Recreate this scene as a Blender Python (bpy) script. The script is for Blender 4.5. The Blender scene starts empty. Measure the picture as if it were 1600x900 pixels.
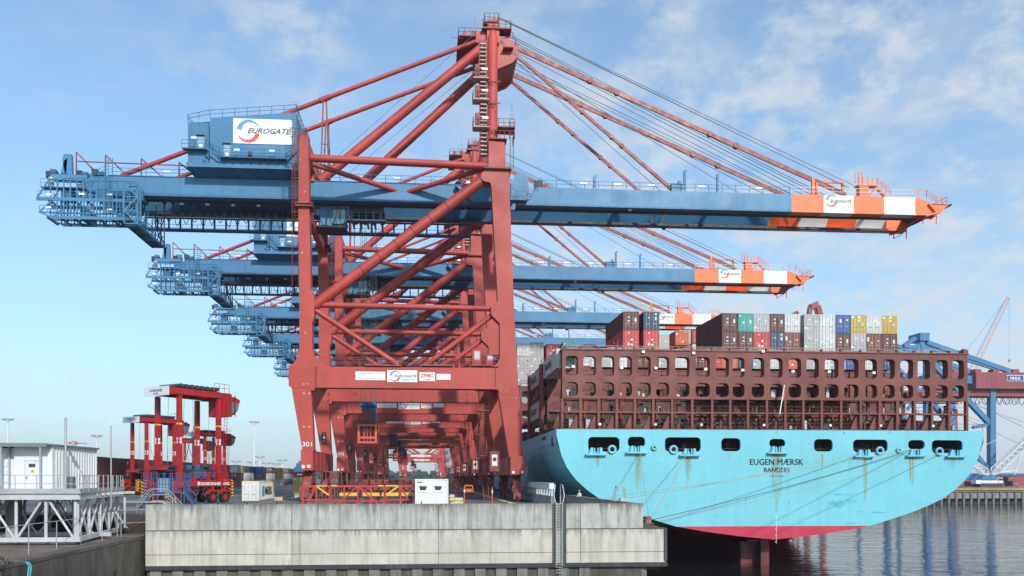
import bpy, math, random
from mathutils import Vector, Matrix
R = math.radians
S = bpy.context.scene
COL = S.collection
# ------------------------------------------------------------------ camera
F, CX, YH, TH, ZC = 1250.0, 758.0, 746.0, R(4.26), 3.5
cd = bpy.data.cameras.new('camera'); cam = bpy.data.objects.new('camera', cd); COL.objects.link(cam)
cam.location = (0, 0, ZC); cam.rotation_euler = (R(90), 0, -TH)
cd.sensor_width = 36; cd.lens = 36*F/1600
cd.shift_x = (800-CX)/1600; cd.shift_y = (YH-450)/1600
cd.clip_start = 0.5; cd.clip_end = 30000
S.camera = cam
# ------------------------------------------------------------------ sky and sun
SUN_EL, SUN_AZ = R(33), R(21)      # azimuth: to the right of straight behind the camera
w = bpy.data.worlds.new("World"); S.world = w; w.use_nodes = True
nt = w.node_tree; nt.nodes.clear(); N = nt.nodes.new; LK = nt.links.new
out = N('ShaderNodeOutputWorld'); bg = N('ShaderNodeBackground'); bg.inputs[1].default_value = 0.145
LK(bg.outputs[0], out.inputs[0])
sky = N('ShaderNodeTexSky'); sky.sky_type = 'NISHITA'; sky.sun_disc = False
sky.sun_elevation = SUN_EL; sky.air_density = 1.0; sky.dust_density = 1.0; sky.ozone_density = 2.6
# the sun stands at (sin az, -cos az): sun_rotation is measured from +Y, clockwise
sky.sun_rotation = math.pi - SUN_AZ
tc = N('ShaderNodeTexCoord'); sep = N('ShaderNodeSeparateXYZ'); LK(tc.outputs['Generated'], sep.inputs[0])
def M(op, a, b=None, c=None):
    n = N('ShaderNodeMath'); n.operation = op
    for i, x in enumerate((a, b, c)):
        if x is None: continue
        if isinstance(x, (int, float)): n.inputs[i].default_value = x
        else: LK(x, n.inputs[i])
    return n.outputs[0]
zz = M('ADD', M('MAXIMUM', sep.outputs[2], 0.0), 0.36)
cmb = N('ShaderNodeCombineXYZ')
LK(M('DIVIDE', sep.outputs[0], zz), cmb.inputs[0]); LK(M('DIVIDE', sep.outputs[1], zz), cmb.inputs[1])
def noise(vec, scale, detail, rough, dist=0.0, off=(0,0,0), sc=(1,1,1)):
    mp = N('ShaderNodeMapping'); LK(vec, mp.inputs[0]); mp.inputs['Location'].default_value = off; mp.inputs['Scale'].default_value = sc
    n = N('ShaderNodeTexNoise'); LK(mp.outputs[0], n.inputs['Vector'])
    n.inputs['Scale'].default_value = scale; n.inputs['Detail'].default_value = detail
    n.inputs['Roughness'].default_value = rough; n.inputs['Distortion'].default_value = dist
    return n.outputs['Fac']
def sstep(x, a, b):
    n = N('ShaderNodeMapRange'); n.interpolation_type = 'SMOOTHSTEP'; LK(x, n.inputs[0])
    n.inputs[1].default_value = a; n.inputs[2].default_value = b; return n.outputs[0]
puffs = sstep(noise(cmb.outputs[0], 11, 8, 0.60, 0.15, (3.1, 0.4, 0)), 0.40, 0.66)
big = noise(cmb.outputs[0], 2.3, 3, 0.5, 0.3, (4.3, 2.2, 0))
side = sstep(sep.outputs[0], -0.30, 0.40)              # more cloud to the right of the quay
cover = sstep(M('ADD', big, M('MULTIPLY', side, 0.31)), 0.55, 0.82)
veil = sstep(noise(cmb.outputs[0], 3.6, 7, 0.62, 0.4, (1.0, 5.0, 0)), 0.42, 0.85)
cl = M('ADD', M('MULTIPLY', M('MULTIPLY', puffs, 0.82), cover), M('MULTIPLY', veil, M('ADD', M('MULTIPLY', side, 0.45), 0.40)))
up = M('MINIMUM', M('MAXIMUM', sep.outputs[2], 0.0), 1.0)
bank = M('MULTIPLY', sstep(noise(cmb.outputs[0], 3.0, 6, 0.6, 0.3, (9.0, 1.0, 0)), 0.42, 0.60), M('MULTIPLY', sstep(sep.outputs[0], 0.22, 0.48), M('SUBTRACT', 1.0, sstep(up, 0.10, 0.30))))
cl = M('ADD', M('MULTIPLY', M('MINIMUM', M('MULTIPLY', M('ADD', cl, bank), 0.85), 0.85), 0.84), 0.15)
low = M('MULTIPLY', M('POWER', M('SUBTRACT', 1.0, up), 5.0), 0.88)
hz_ = N('ShaderNodeMix'); hz_.data_type = 'RGBA'; LK(low, hz_.inputs[0]); hz_.inputs[7].default_value = (4.7, 5.65, 6.4, 1)
hs = N('ShaderNodeMix'); hs.data_type = 'RGBA'; LK(cl, hs.inputs[0])
tint = N('ShaderNodeMix'); tint.data_type = 'RGBA'; tint.blend_type = 'MULTIPLY'; tint.inputs[0].default_value = 1
LK(sky.outputs[0], tint.inputs[6]); tint.inputs[7].default_value = (1.32, 1.80, 1.90, 1)
LK(tint.outputs[2], hz_.inputs[6]); LK(hz_.outputs[2], hs.inputs[6]); hs.inputs[7].default_value = (5.9, 6.35, 6.8, 1)
LK(hs.outputs[2], bg.inputs[0])
sl = bpy.data.lights.new('sun', 'SUN'); sl.energy = 4.7; sl.angle = R(2.0); sl.color = (1, 0.95, 0.88)
so = bpy.data.objects.new('sun', sl); COL.objects.link(so)
sdir = Vector((math.sin(SUN_AZ)*math.cos(SUN_EL), -math.cos(SUN_AZ)*math.cos(SUN_EL), math.sin(SUN_EL)))
so.rotation_euler = sdir.to_track_quat('Z', 'Y').to_euler(); so.location = (30, -40, 80)
vs = S.view_settings; vs.view_transform = 'Standard'; vs.look = 'None'; vs.gamma = 1; vs.exposure = -0.28; vs.use_curve_mapping = False
# ------------------------------------------------------------------ geometry of the picture turned into metres
ct, st = math.cos(TH), math.sin(TH)
def P(px, py, Y):
    t = (px-CX)/F; X = Y*(st+t*ct)/(ct-t*st); d = X*st+Y*ct
    return Vector((X, Y, ZC+(YH-py)*d/F))
def PX(px, Y): return P(px, YH, Y).x
def PG(px, py, Z=0.0):                     # point on a level plane
    d = (ZC-Z)*F/(py-YH); l = (px-CX)/F*d
    return Vector((l*ct+d*st, -l*st+d*ct, Z))
# ------------------------------------------------------------------ mesh builder
class MB:
    def __init__(s): s.v = []; s.f = []; s.m = []; s.s = []
    def add(s, vs_, fs, m=0, sm=False):
        b = len(s.v); s.v += [tuple(x) for x in vs_]
        for f in fs: s.f.append(tuple(b+i for i in f)); s.m.append(m); s.s.append(sm)
    def box(s, x0, x1, y0, y1, z0, z1, m=0):
        s.add([(x0,y0,z0),(x1,y0,z0),(x1,y1,z0),(x0,y1,z0),(x0,y0,z1),(x1,y0,z1),(x1,y1,z1),(x0,y1,z1)],
              [(0,3,2,1),(4,5,6,7),(0,1,5,4),(1,2,6,5),(2,3,7,6),(3,0,4,7)], m)
    def prism(s, poly, a, b, ax='y', m=0):
        n = len(poly)
        mk = {'y': lambda p, t: (p[0], t, p[1]), 'x': lambda p, t: (t, p[0], p[1]), 'z': lambda p, t: (p[0], p[1], t)}[ax]
        s.add([mk(p, a) for p in poly]+[mk(p, b) for p in poly],
              [tuple(range(n)), tuple(range(2*n-1, n-1, -1))]+[(i, (i+1) % n, n+(i+1) % n, n+i) for i in range(n)], m)
    def tube(s, p0, p1, r, n=8, m=0, r1=None, caps=True):
        p0 = Vector(p0); p1 = Vector(p1); d = p1-p0
        if d.length < 1e-6: return
        d.normalize(); u = d.orthogonal().normalized() if abs(d.z) < .99 else Vector((1, 0, 0)); u = (u-d*u.dot(d)).normalized(); v = d.cross(u); r1 = r if r1 is None else r1
        A = [p0+(u*math.cos(2*math.pi*i/n)+v*math.sin(2*math.pi*i/n))*r for i in range(n)]
        B = [p1+(u*math.cos(2*math.pi*i/n)+v*math.sin(2*math.pi*i/n))*r1 for i in range(n)]
        s.add(A+B, [(i, (i+1) % n, n+(i+1) % n, n+i) for i in range(n)], m, n > 5)
        if caps: s.add(A, [tuple(range(n-1, -1, -1))], m); s.add(B, [tuple(range(n))], m)
    def bar(s, p0, p1, w_, h_, m=0):       # rectangular bar, h_ in the upright plane
        p0 = Vector(p0); p1 = Vector(p1); d = (p1-p0)
        if d.length < 1e-6: return
        d.normalize(); up = Vector((0, 0, 1)) if abs(d.z) < .97 else Vector((1, 0, 0))
        a = d.cross(up).normalized()*w_/2; b = a.cross(d).normalized()*h_/2
        q = [p0-a-b, p0+a-b, p0+a+b, p0-a+b, p1-a-b, p1+a-b, p1+a+b, p1-a+b]
        s.add(q, [(0,3,2,1),(4,5,6,7),(0,1,5,4),(1,2,6,5),(2,3,7,6),(3,0,4,7)], m)
    def path(s, pts, r, n=4, m=0):
        for a, b in zip(pts, pts[1:]): s.tube(a, b, r, n, m, caps=False)
    def rail(s, pts, h=1.1, step=2.0, r=.035, m=0, mids=1):
        pts = [Vector(p) for p in pts]
        for a, b in zip(pts, pts[1:]):
            for k in range(mids+1):
                o = Vector((0, 0, h*(k+1)/(mids+1))); s.tube(a+o, b+o, r, 4, m, caps=False)
            n = max(1, round((b-a).length/step))
            for i in range(n+1):
                q = a.lerp(b, i/n); s.tube(q, q+Vector((0, 0, h)), r, 4, m, caps=False)
    def build(s, name, mats, parent=None, loc=None, rz=0):
        me = bpy.data.meshes.new(name); me.from_pydata(s.v, [], s.f)
        if not isinstance(mats, (list, tuple)): mats = [mats]
        for m in mats: me.materials.append(m)
        me.polygons.foreach_set('material_index', s.m); me.polygons.foreach_set('use_smooth', s.s); me.update()
        o = bpy.data.objects.new(name, me); COL.objects.link(o)
        if parent is not None: o.parent = parent
        if loc is not None: o.location = loc
        if rz: o.rotation_euler = (0, 0, rz)
        return o
def tag(o, label=None, cat=None, group=None, kind=None):
    if label: o['label'] = label
    if cat: o['category'] = cat
    if group: o['group'] = group
    if kind: o['kind'] = kind
    return o
def thing(name, label, cat, loc=(0,0,0), rz=0, group=None):
    o = bpy.data.objects.new(name, None); COL.objects.link(o); o.location = loc; o.rotation_euler = (0, 0, rz); o.empty_display_size = .5
    return tag(o, label, cat, group)
def copy_tree(o, parent=None, skip=()):
    c = o.copy(); COL.objects.link(c)
    if parent is not None: c.parent = parent
    for ch in KIDS(o):
        if ch.name.split('.')[0] in skip: continue
        copy_tree(ch, c)
    return c
def KIDS(o): return list(o.children)
# ------------------------------------------------------------------ materials
def lin(r, g, b): return tuple(((c/255)/12.92 if c/255 <= .04045 else ((c/255+.055)/1.055)**2.4) for c in (r, g, b))
MATS = {}
def mat(name, col, rough=.5, var=.18, scale=.35, metal=0, streak=0, scol=(.10,.06,.04), sscale=1.0, rust=0, rcol=(.16,.06,.025), bump=0, bscale=8, spec=.5, lo=.5, hi=.75, seam=None, top=None):
    """painted or bare surface: base colour broken by large soft patches, fine mottling, run-down dirt streaks and rust spots"""
    m = bpy.data.materials.new(name); m.use_nodes = True; n = m.node_tree; n.nodes.clear(); A = n.nodes.new; L = n.links.new
    o = A('ShaderNodeOutputMaterial'); b = A('ShaderNodeBsdfPrincipled'); L(b.outputs[0], o.inputs[0])
    b.inputs['Roughness'].default_value = rough; b.inputs['Metallic'].default_value = metal; b.inputs['Specular IOR Level'].default_value = spec
    t = A('ShaderNodeTexCoord'); oi = A('ShaderNodeObjectInfo')
    ad = A('ShaderNodeVectorMath'); ad.operation = 'ADD'; L(t.outputs['Object'], ad.inputs[0])
    cb = A('ShaderNodeCombineXYZ'); mu = A('ShaderNodeMath'); mu.operation = 'MULTIPLY'; mu.inputs[1].default_value = 37
    L(oi.outputs['Random'], mu.inputs[0]); L(mu.outputs[0], cb.inputs[0]); L(mu.outputs[0], cb.inputs[1]); L(cb.outputs[0], ad.inputs[1])
    def nz(sc, det, ro, scl=(1,1,1)):
        mp = A('ShaderNodeMapping'); L(ad.outputs[0], mp.inputs[0]); mp.inputs['Scale'].default_value = scl
        q = A('ShaderNodeTexNoise'); L(mp.outputs[0], q.inputs[0]); q.inputs['Scale'].default_value = sc; q.inputs['Detail'].default_value = det; q.inputs['Roughness'].default_value = ro
        return q.outputs['Fac']
    def mr(x, a, c, d=0, e=1):
        q = A('ShaderNodeMapRange'); L(x, q.inputs[0]); q.inputs[1].default_value = a; q.inputs[2].default_value = c; q.inputs[3].default_value = d; q.inputs[4].default_value = e; return q.outputs[0]
    def mix(f, c1, c2, bl='MIX'):
        q = A('ShaderNodeMix'); q.data_type = 'RGBA'; q.blend_type = bl
        for i, x in ((0, f), (6, c1), (7, c2)):
            if isinstance(x, (int, float)): q.inputs[i].default_value = x
            elif isinstance(x, tuple): q.inputs[i].default_value = (*x[:3], 1)
            else: L(x, q.inputs[i])
        return q.outputs[2]
    c = mix(mr(nz(scale, 5, .6), .3, .7), tuple(x*(1-var) for x in col), tuple(min(1, x*(1+var)+var*.02) for x in col))
    c = mix(mr(nz(scale*9, 3, .6), .35, .65, 0, var*.9), c, tuple(x*.72 for x in col))
    if streak:
        c = mix(mr(nz(sscale, 6, .65, (1, 1, .07)), lo, hi, 0, streak), c, scol)
    if rust:
        c = mix(mr(nz(sscale*1.7, 8, .7, (1, 1, .5)), .60, .70, 0, rust), c, rcol)
    if seam:
        sp_ = A('ShaderNodeSeparateXYZ'); L(t.outputs['Object'], sp_.inputs[0]); sm_ = A('ShaderNodeMath'); sm_.operation = 'ADD'; L(sp_.outputs[0], sm_.inputs[0]); L(sp_.outputs[1], sm_.inputs[1])
        c2 = A('ShaderNodeCombineXYZ'); L(sm_.outputs[0], c2.inputs[0]); L(sp_.outputs[2], c2.inputs[1])
        br = A('ShaderNodeTexBrick'); L(c2.outputs[0], br.inputs[0]); br.inputs['Scale'].default_value = 1; br.inputs['Brick Width'].default_value = seam[0]; br.inputs['Row Height'].default_value = seam[1]; br.inputs['Mortar Size'].default_value = seam[2]; br.inputs['Mortar Smooth'].default_value = .6
        br.inputs['Color1'].default_value = (1,1,1,1); br.inputs['Color2'].default_value = (.90,.90,.90,1); br.inputs['Mortar'].default_value = (.62,.62,.62,1)
        c = mix(seam[3], c, br.outputs['Color'], 'MULTIPLY')
    if top:                                     # dirt washed down from the top edge and a pale bloom, as on exposed harbour walls
        sp_ = A('ShaderNodeSeparateXYZ'); L(t.outputs['Object'], sp_.inputs[0])
        n1 = nz(3.2, 5, .6, (1, 1, .0)); n2 = nz(.5, 4, .6, (1, 1, .05))
        ln = mr(n1, .38, .66, .12, top[1]); zz_ = A('ShaderNodeMath'); zz_.operation = 'SUBTRACT'; zz_.inputs[0].default_value = top[0]; L(sp_.outputs[2], zz_.inputs[1])
        dv = A('ShaderNodeMath'); dv.operation = 'DIVIDE'; L(zz_.outputs[0], dv.inputs[0]); L(ln, dv.inputs[1])
        f1 = mr(dv.outputs[0], 0, 1, 1, 0); f2 = A('ShaderNodeMath'); f2.operation = 'MULTIPLY'; L(f1, f2.inputs[0]); L(mr(n2, .35, .6, .25, .85), f2.inputs[1])
        c = mix(f2.outputs[0], c, top[2])
    L(c, b.inputs['Base Color'])
    L(mr(nz(scale*3, 4, .5), .3, .7, max(0, rough-.1), min(1, rough+.12)), b.inputs['Roughness'])
    if bump:
        bp = A('ShaderNodeBump'); bp.inputs['Strength'].default_value = bump; bp.inputs['Distance'].default_value = .03
        L(nz(bscale, 6, .6), bp.inputs['Height']); L(bp.outputs[0], b.inputs['Normal'])
    MATS[name] = m; return m
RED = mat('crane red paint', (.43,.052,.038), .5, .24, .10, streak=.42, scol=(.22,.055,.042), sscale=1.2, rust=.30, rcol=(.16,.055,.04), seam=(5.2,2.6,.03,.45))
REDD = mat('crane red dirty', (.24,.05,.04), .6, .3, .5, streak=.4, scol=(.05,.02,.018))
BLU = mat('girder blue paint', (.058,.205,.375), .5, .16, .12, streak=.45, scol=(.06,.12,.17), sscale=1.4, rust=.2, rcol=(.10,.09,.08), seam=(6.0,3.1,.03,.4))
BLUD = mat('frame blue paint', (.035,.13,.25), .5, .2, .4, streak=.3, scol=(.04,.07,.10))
ORG = mat('signal orange', (.85,.165,.04), .45, .08, .3, streak=.25, scol=(.4,.13,.07))
WHT = mat('white paint', (.68,.69,.69), .45, .05, .3, streak=.22, scol=(.38,.36,.32))
PANEL = mat('sign white', (.72,.73,.73), .4, .02, .3)
BLK = mat('black rubber', (.012,.012,.013), .8, .3, 1)
DRK = mat('dark machinery', (.035,.033,.034), .6, .4, 1)
INK = mat('ink grey', (.045,.05,.06), .5, .05)
LBLU = mat('logo blue', (.09,.30,.58), .5, .03)
LRED = mat('logo red', (.62,.09,.075), .5, .03)
GALV = mat('galvanised steel', (.42,.44,.45), .45, .15, .8, metal=.35, streak=.25, scol=(.2,.19,.18))
PGREY = mat('pale painted steel', (.47,.49,.51), .5, .14, .5, streak=.3, scol=(.3,.29,.27))
ROPE = mat('steel rope', (.07,.08,.09), .6, .2, 2)
YEL = mat('signal yellow', (.75,.45,.02), .5, .12, .6, streak=.3)
LITM = mat('lamp housing white', (.9,.9,.88), .4, .02)
def glass(name, col, rough=.05):
    m = bpy.data.materials.new(name); m.use_nodes = True; b = m.node_tree.nodes['Principled BSDF']
    b.inputs['Base Color'].default_value = (*col, 1); b.inputs['Roughness'].default_value = rough; b.inputs['Specular IOR Level'].default_value = .9; b.inputs['Coat Weight'].default_value = .5
    return m
GLS = glass('green tinted glass', (.10,.22,.20)); GLD = glass('dark glass', (.02,.025,.03))
# ------------------------------------------------------------------ lettering
TC = {}
def text_verts(s_, bold=0, shear=0):
    k = (s_, bold, shear)
    if k not in TC:
        c = bpy.data.curves.new('t', 'FONT'); c.body = s_; c.size = 1; c.offset = bold; c.shear = shear; c.resolution_u = 2
        o = bpy.data.objects.new('t', c); COL.objects.link(o); bpy.context.view_layer.update()
        me = bpy.data.meshes.new_from_object(o.evaluated_get(bpy.context.evaluated_depsgraph_get()))
        vv = [v.co.copy() for v in me.vertices]; ff = [tuple(p.vertices) for p in me.polygons]
        bpy.data.objects.remove(o); bpy.data.curves.remove(c); bpy.data.meshes.remove(me)
        TC[k] = (vv, ff)
    return TC[k]
def letter(mb, s_, c0, width, height, U=(1,0,0), V=(0,0,1), bold=.0, shear=0, m=0, th=.012):
    """lay the words s_ in the rectangle width x height centred on c0, U runs along the line, V upwards"""
    vv, ff = text_verts(s_, bold, shear)
    x0 = min(v.x for v in vv); x1 = max(v.x for v in vv); y0 = min(v.y for v in vv); y1 = max(v.y for v in vv)
    U = Vector(U); V = Vector(V); Nn = U.cross(V); c0 = Vector(c0)
    q = [c0+U*((v.x-(x0+x1)/2)/(x1-x0)*width)+V*((v.y-(y0+y1)/2)/(y1-y0)*height)+Nn*th for v in vv]
    mb.add(q, ff, m)
def crescent(mb, c0, r, a0, a1, thick, U=(1,0,0), V=(0,0,1), m=0, th=.012, fat0=True, sx=1):
    U = Vector(U); V = Vector(V); Nn = U.cross(V); c0 = Vector(c0); n = 18; o = []; i_ = []
    for k in range(n+1):
        t = k/n; a = R(a0+(a1-a0)*t); w_ = thick*((1-t) if fat0 else t)**.8
        for rr, L_ in ((r, o), (r-w_-.002*r, i_)):
            L_.append(c0+U*math.cos(a)*rr*sx+V*math.sin(a)*rr+Nn*th)
    mb.add(o+i_, [(k, k+1, n+2+k, n+1+k) for k in range(n)], m)
def euro_sign(parent, c0, w_, h_, U=(1,0,0), name='sign', txt=True, panel=True):
    Un = Vector(U); Vn = Vector((0,0,1)); Nn = Un.cross(Vn); c0 = Vector(c0); g = None
    if panel:
        b = MB(); a = Un*w_/2; v = Vn*h_/2; n = Nn*.06
        q = [c0-a-v, c0+a-v, c0+a+v, c0-a+v]; b.add([x for x in q]+[x+n for x in q], [(3,2,1,0),(4,5,6,7),(0,1,5,4),(1,2,6,5),(2,3,7,6),(3,0,4,7)])
        g = b.build(name, PANEL, parent); off = .06
    else: off = 0
    b = MB(); cc = c0-Un*w_*.24; r = h_*.46
    crescent(b, cc, r, 172, 15, r*.42, U, m=0, th=off+.012)
    crescent(b, cc, r, 190, 345, r*.42, U, m=1, th=off+.012, fat0=False)
    b.build('logo', [LBLU, LRED], g or parent)
    b = MB(); letter(b, 'EUROGATE', c0+Un*w_*.115+Vn*h_*.02, w_*.74, h_*.21, U, bold=.014, shear=.35, th=off+.025); b.build('lettering', INK, g or parent)
    return g
# ================================================================== ship-to-shore gantry cranes
Y1 = 117.3
def q(px, py, dy=0):
    p = P(px, py, Y1+dy); return (p.x, p.z)
def v3(px, py, dy=0):
    p = P(px, py, Y1+dy); return Vector((p.x, dy, p.z))
BY = 23.0                                            # distance between the two leg frames
GN, GF, GW = 6.9, 15.0, 1.35                         # near and far girder: front face, width
GT, GB = 48.9, 46.25                                 # girder top and bottom height
LUG = mat('bare primer patch', (.52,.33,.30), .7, .2, 2)
def make_crane():
    root = thing('gantry_crane', 'nearest red and blue container gantry crane, numbered 301, towering over the quay', 'gantry crane', (0, Y1, 0), 0, 'container cranes in a row along the quay')
    # ---- two leg frames -----------------------------------------------------------------
    for fi, (y0, y1) in enumerate(((0, 1.9), (BY-1.9, BY))):
        b = MB()
        b.prism([q(*p) for p in ((467,209),(481.5,209),(483,300),(485.5,450),(491,458),(491,495),(487.5,505),(488,545),(491,556),(500,566),(512,571),
                 (512,574),(451,574),(451,571),(457,569),(464,560),(467.5,545),(467.8,500),(466,330))], y0, y1)
        b.prism([q(*p) for p in ((455,604),(486,604),(486,610),(490.5,704),(472.5,704))], y0+.02, y1-.02)
        lg = b.build('leg', RED, root)
        b = MB()
        b.prism([q(*p) for p in ((763.5,220),(788,222),(790,232),(790,262),(795,266),(796,290),(803,480),(810,604),(779,606),(779,573),(768,573),(776,569),(781,560),(781,505),
                 (768,492),(767,478),(778,470),(770,330),(768,292),(766,285),(756,283),(751,278),(753,271),(763.5,258))], y0, y1)
        b.prism([q(*p) for p in ((779,604),(810.5,604),(818,713),(795.5,713),(779,614))], y0+.02, y1-.02)
        lw = b.build('leg', RED, root)
        b = MB(); b.prism([q(*p) for p in ((451,572.5),(779,575),(808,575),(808,604),(790,616),(786,616),(779,612),(779,609),(772,608),(496,605.5),(492,606),(491,610),(484,610),(484,606),(456,606),(451,603))], y0-.05, y1+.05)
        pb = b.build('portal_beam', RED, root)
        # collars on the landside leg and flange joints
        for pxa, pya, pxb, pyb in ((462,317,489,319.5),(462,321,489,323.5),(757,262,799,265.5)):
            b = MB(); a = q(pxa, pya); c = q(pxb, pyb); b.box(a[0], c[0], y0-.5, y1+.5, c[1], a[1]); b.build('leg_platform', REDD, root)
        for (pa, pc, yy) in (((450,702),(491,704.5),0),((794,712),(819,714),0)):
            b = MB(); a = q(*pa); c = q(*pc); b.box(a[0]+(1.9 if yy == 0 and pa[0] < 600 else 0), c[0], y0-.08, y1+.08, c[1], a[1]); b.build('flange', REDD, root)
        # pipes of the frame
        ym = (y0+y1)/2
        def pipe(name, p0, p1, r, ya=None, yb=None, rings=0):
            a = v3(*p0); c = v3(*p1); a.y = ym if ya is None else ya; c.y = ym if yb is None else yb
            b = MB(); b.tube(a, c, r, 16)
            for k in range(rings):
                t = .28+.1*k*6/max(1, rings); g = a.lerp(c, t); d = (c-a).normalized(); b.tube(g-d*.05, g+d*.05, r+.07, 16, 1)
            return b.build(name, [RED, REDD], root)
        pipe('upper_tie_pipe', (484,243), (764,256), .55)
        pipe('diagonal_pipe', (489,476), (757,276), .80, rings=6)
        pipe('middle_tie_pipe', (489,474), (780,480.5), .42)
        pipe('brace_pipe', (489,481), (622,569), .40); pipe('brace_pipe', (776,486), (664,570), .40)
        gy = GN+.6 if fi == 0 else GF+.6
        pipe('girder_brace_pipe', (486,252), (622,271), .38, ym, gy); pipe('girder_brace_pipe', (763,258), (630,273), .38, ym, gy)
        # gusset boxes at the foot of the braces
        b = MB()
        for x0, x1 in ((570,627),(658,708)):
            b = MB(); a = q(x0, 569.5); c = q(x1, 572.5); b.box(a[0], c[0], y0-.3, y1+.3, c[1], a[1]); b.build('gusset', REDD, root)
        b = MB(); za = q(500, 571.5)[1]
        b.rail([(q(493,570)[0], y0+.1, za), (q(778,572)[0], y0+.1, za)], 1.25, 2.1, .045); b.rail([(q(493,570)[0], y1-.1, za), (q(778,572)[0], y1-.1, za)], 1.25, 2.1, .045)
        b.build('railing', REDD, root)
        if fi == 0:
            for px, py, r_, par in ((474.5,600,.13,lg),(480.5,599.5,.12,lg),(474.8,615,.17,lg),(483.3,615,.15,lg),(474.8,667,.16,lg),(483.5,667,.17,lg),(470,250,.1,lg),(472,395,.14,lg),(476,300,.12,lg),(477,520,.12,lg),(806,622,.10,lw),(801,300,.12,lw)):
                b = MB(); c = v3(px, py, 0); b.tube(c+Vector((0,.0,0)), c+Vector((0,-.06,0)), r_, 10); b.build('lifting_lug', LUG, par)
            for px, py in ((476,729.5),(484.5,729)):
                b = MB(); c = v3(px, py, 0); b.tube(c+Vector((0,-1.2,0)), c+Vector((0,-1.42,0)), .24, 12); b.build('working_lamp', LITM, root)
            for px, py in ((800.5,738),(814.5,737.5)):
                b = MB(); c = v3(px, py, 0); b.tube(c+Vector((0,-1.2,0)), c+Vector((0,-1.42,0)), .2, 12); b.build('working_lamp', LITM, root)
            for px, r_ in ((493,.05),(494.5,.04),(774,.05)):
                b = MB(); a = v3(px, 572, 0); c = v3(px, 604, 0); b.tube(a+Vector((0,-.1,0)), c+Vector((0,-.1,0)), r_, 6); b.build('conduit', REDD, pb)
            # signs on the front beam
            z = q(600, 587)[1]; yy = -.06
            def panel(x0, x1, y_a, y_b, par=pb, name='sign'):
                a = q(x0, y_b); c = q(x1, y_a); m_ = MB(); m_.box(a[0], c[0], yy-.06, yy, a[1], c[1]); return m_.build(name, PANEL, par), (a[0]+c[0])/2, (a[1]+c[1])/2, c[0]-a[0], c[1]-a[1]
            g, cx, cz, w_, h_ = panel(555.5, 602, 581, 594); b = MB()
            letter(b, 'Tragfähigkeit', (cx-w_*.16, yy-.06, cz+h_*.2), w_*.56, h_*.28); letter(b, '100/75(t)', (cx+w_*.31, yy-.06, cz+h_*.2), w_*.28, h_*.22)
            letter(b, 'unter Lasttraverse', (cx-w_*.14, yy-.06, cz-h_*.24), w_*.5, h_*.2); letter(b, 'am Seil', (cx+w_*.3, yy-.06, cz-h_*.24), w_*.2, h_*.2)
            b.build('lettering', mat('sign faded red', (.55,.27,.22), .5, .05), g)
            a = q(605, 597); c = q(652, 579)
            gg = euro_sign(pb, ((a[0]+c[0])/2, yy, (a[1]+c[1])/2), c[0]-a[0], c[1]-a[1])
            b = MB(); letter(b, 'Container Terminal', ((a[0]+c[0])/2+.9, yy-.06, a[1]+.45), 1.7, .17); letter(b, 'Hamburg', ((a[0]+c[0])/2+.5, yy-.06, a[1]+.2), .8, .17); b.build('lettering', INK, gg)
            g, cx, cz, w_, h_ = panel(655, 679.5, 582, 595.5); b = MB()
            letter(b, 'ZPMC', (cx, yy-.06, cz+h_*.12), w_*.84, h_*.46, bold=.03)
            letter(b, '上海振华', (cx, yy-.06, cz-h_*.33), w_*.5, h_*.2, bold=.02); b.build('lettering', LRED, g)
            g, cx, cz, w_, h_ = panel(682, 704, 584.5, 593.5)
            for (s_, px, py, h_) in (('301', 480, 694, .85),):
                pass
        else:
            for px in (513.5, 557, 600.5, 644, 687, 730):
                for py in (615, 626): b = MB(); c = v3(px, py, BY-1.9); b.tube(c+Vector((0, -.06, 0)), c+Vector((0, -.14, 0)), .22, 10); b.build('bolt_cover', REDD, pb)
            b = MB(); c = v3(507, 684, BY-1.9); b.box(c.x-.35, c.x+.35, c.y-.4, c.y-.02, c.z-.95, c.z+.95, 0)
            for dz in (-.5, 0, .5): b.tube(c+Vector((0,-.4,dz)), c+Vector((0,-.5,dz)), .2, 10, 1 if dz == 0 else 2)
            b.build('signal_lamp', [DRK, LITM, GLD], root)
    # ---- sill beams and bogies -----------------------------------------------------------
    for (xa, xb, zt, zb) in ((q(472,735)[0], q(490.5,735)[0], q(480,704)[1], q(480,735)[1]), (q(796.5,742)[0], q(818.5,742)[0], q(805,713)[1], q(805,742)[1])):
        b = MB(); b.box(xa, xb, -1.2, BY+1.2, zb, zt)
        for yy in (2.6, 7.5, 11.5, 15.5, 20.4): b.box(xa-.06, xb+.06, yy-.06, yy+.06, zb-.03, zt+.03)
        sb = b.build('sill_beam', RED, root)
        xc = (xa+xb)/2
        for yc in (1.9, BY-1.9):
            b = MB()
            b.prism([(yc-3.0, 2.0), (yc-2.1, 2.0), (yc-1.0, 2.7), (yc+1.0, 2.7), (yc+2.1, 2.0), (yc+3.0, 2.0), (yc+2.6, 2.9), (yc+.8, zb+.1), (yc-.8, zb+.1), (yc-2.6, 2.9)], xc-.55, xc+.55, 'x')
            b.box(xc-.7, xc+.7, yc-1.1, yc+1.1, zb-.5, zb+.15)
            for s_ in (-1, 1):
                yb = yc+s_*2.6
                b.prism([(yb-1.6, .75), (yb+1.6, .75), (yb+1.5, 1.2), (yb+.45, 2.25), (yb-.45, 2.25), (yb-1.5, 1.2)], xc-.38, xc+.38, 'x')
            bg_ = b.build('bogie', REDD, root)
            for s_ in (-1, 1):
                for k in (-1.15, -.4, .4, 1.15):
                    y = yc+s_*2.6+k; m_ = MB(); m_.tube((xc-.2, y, .36), (xc+.2, y, .36), .36, 14); m_.build('wheel', DRK, bg_)
            b = MB()
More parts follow.
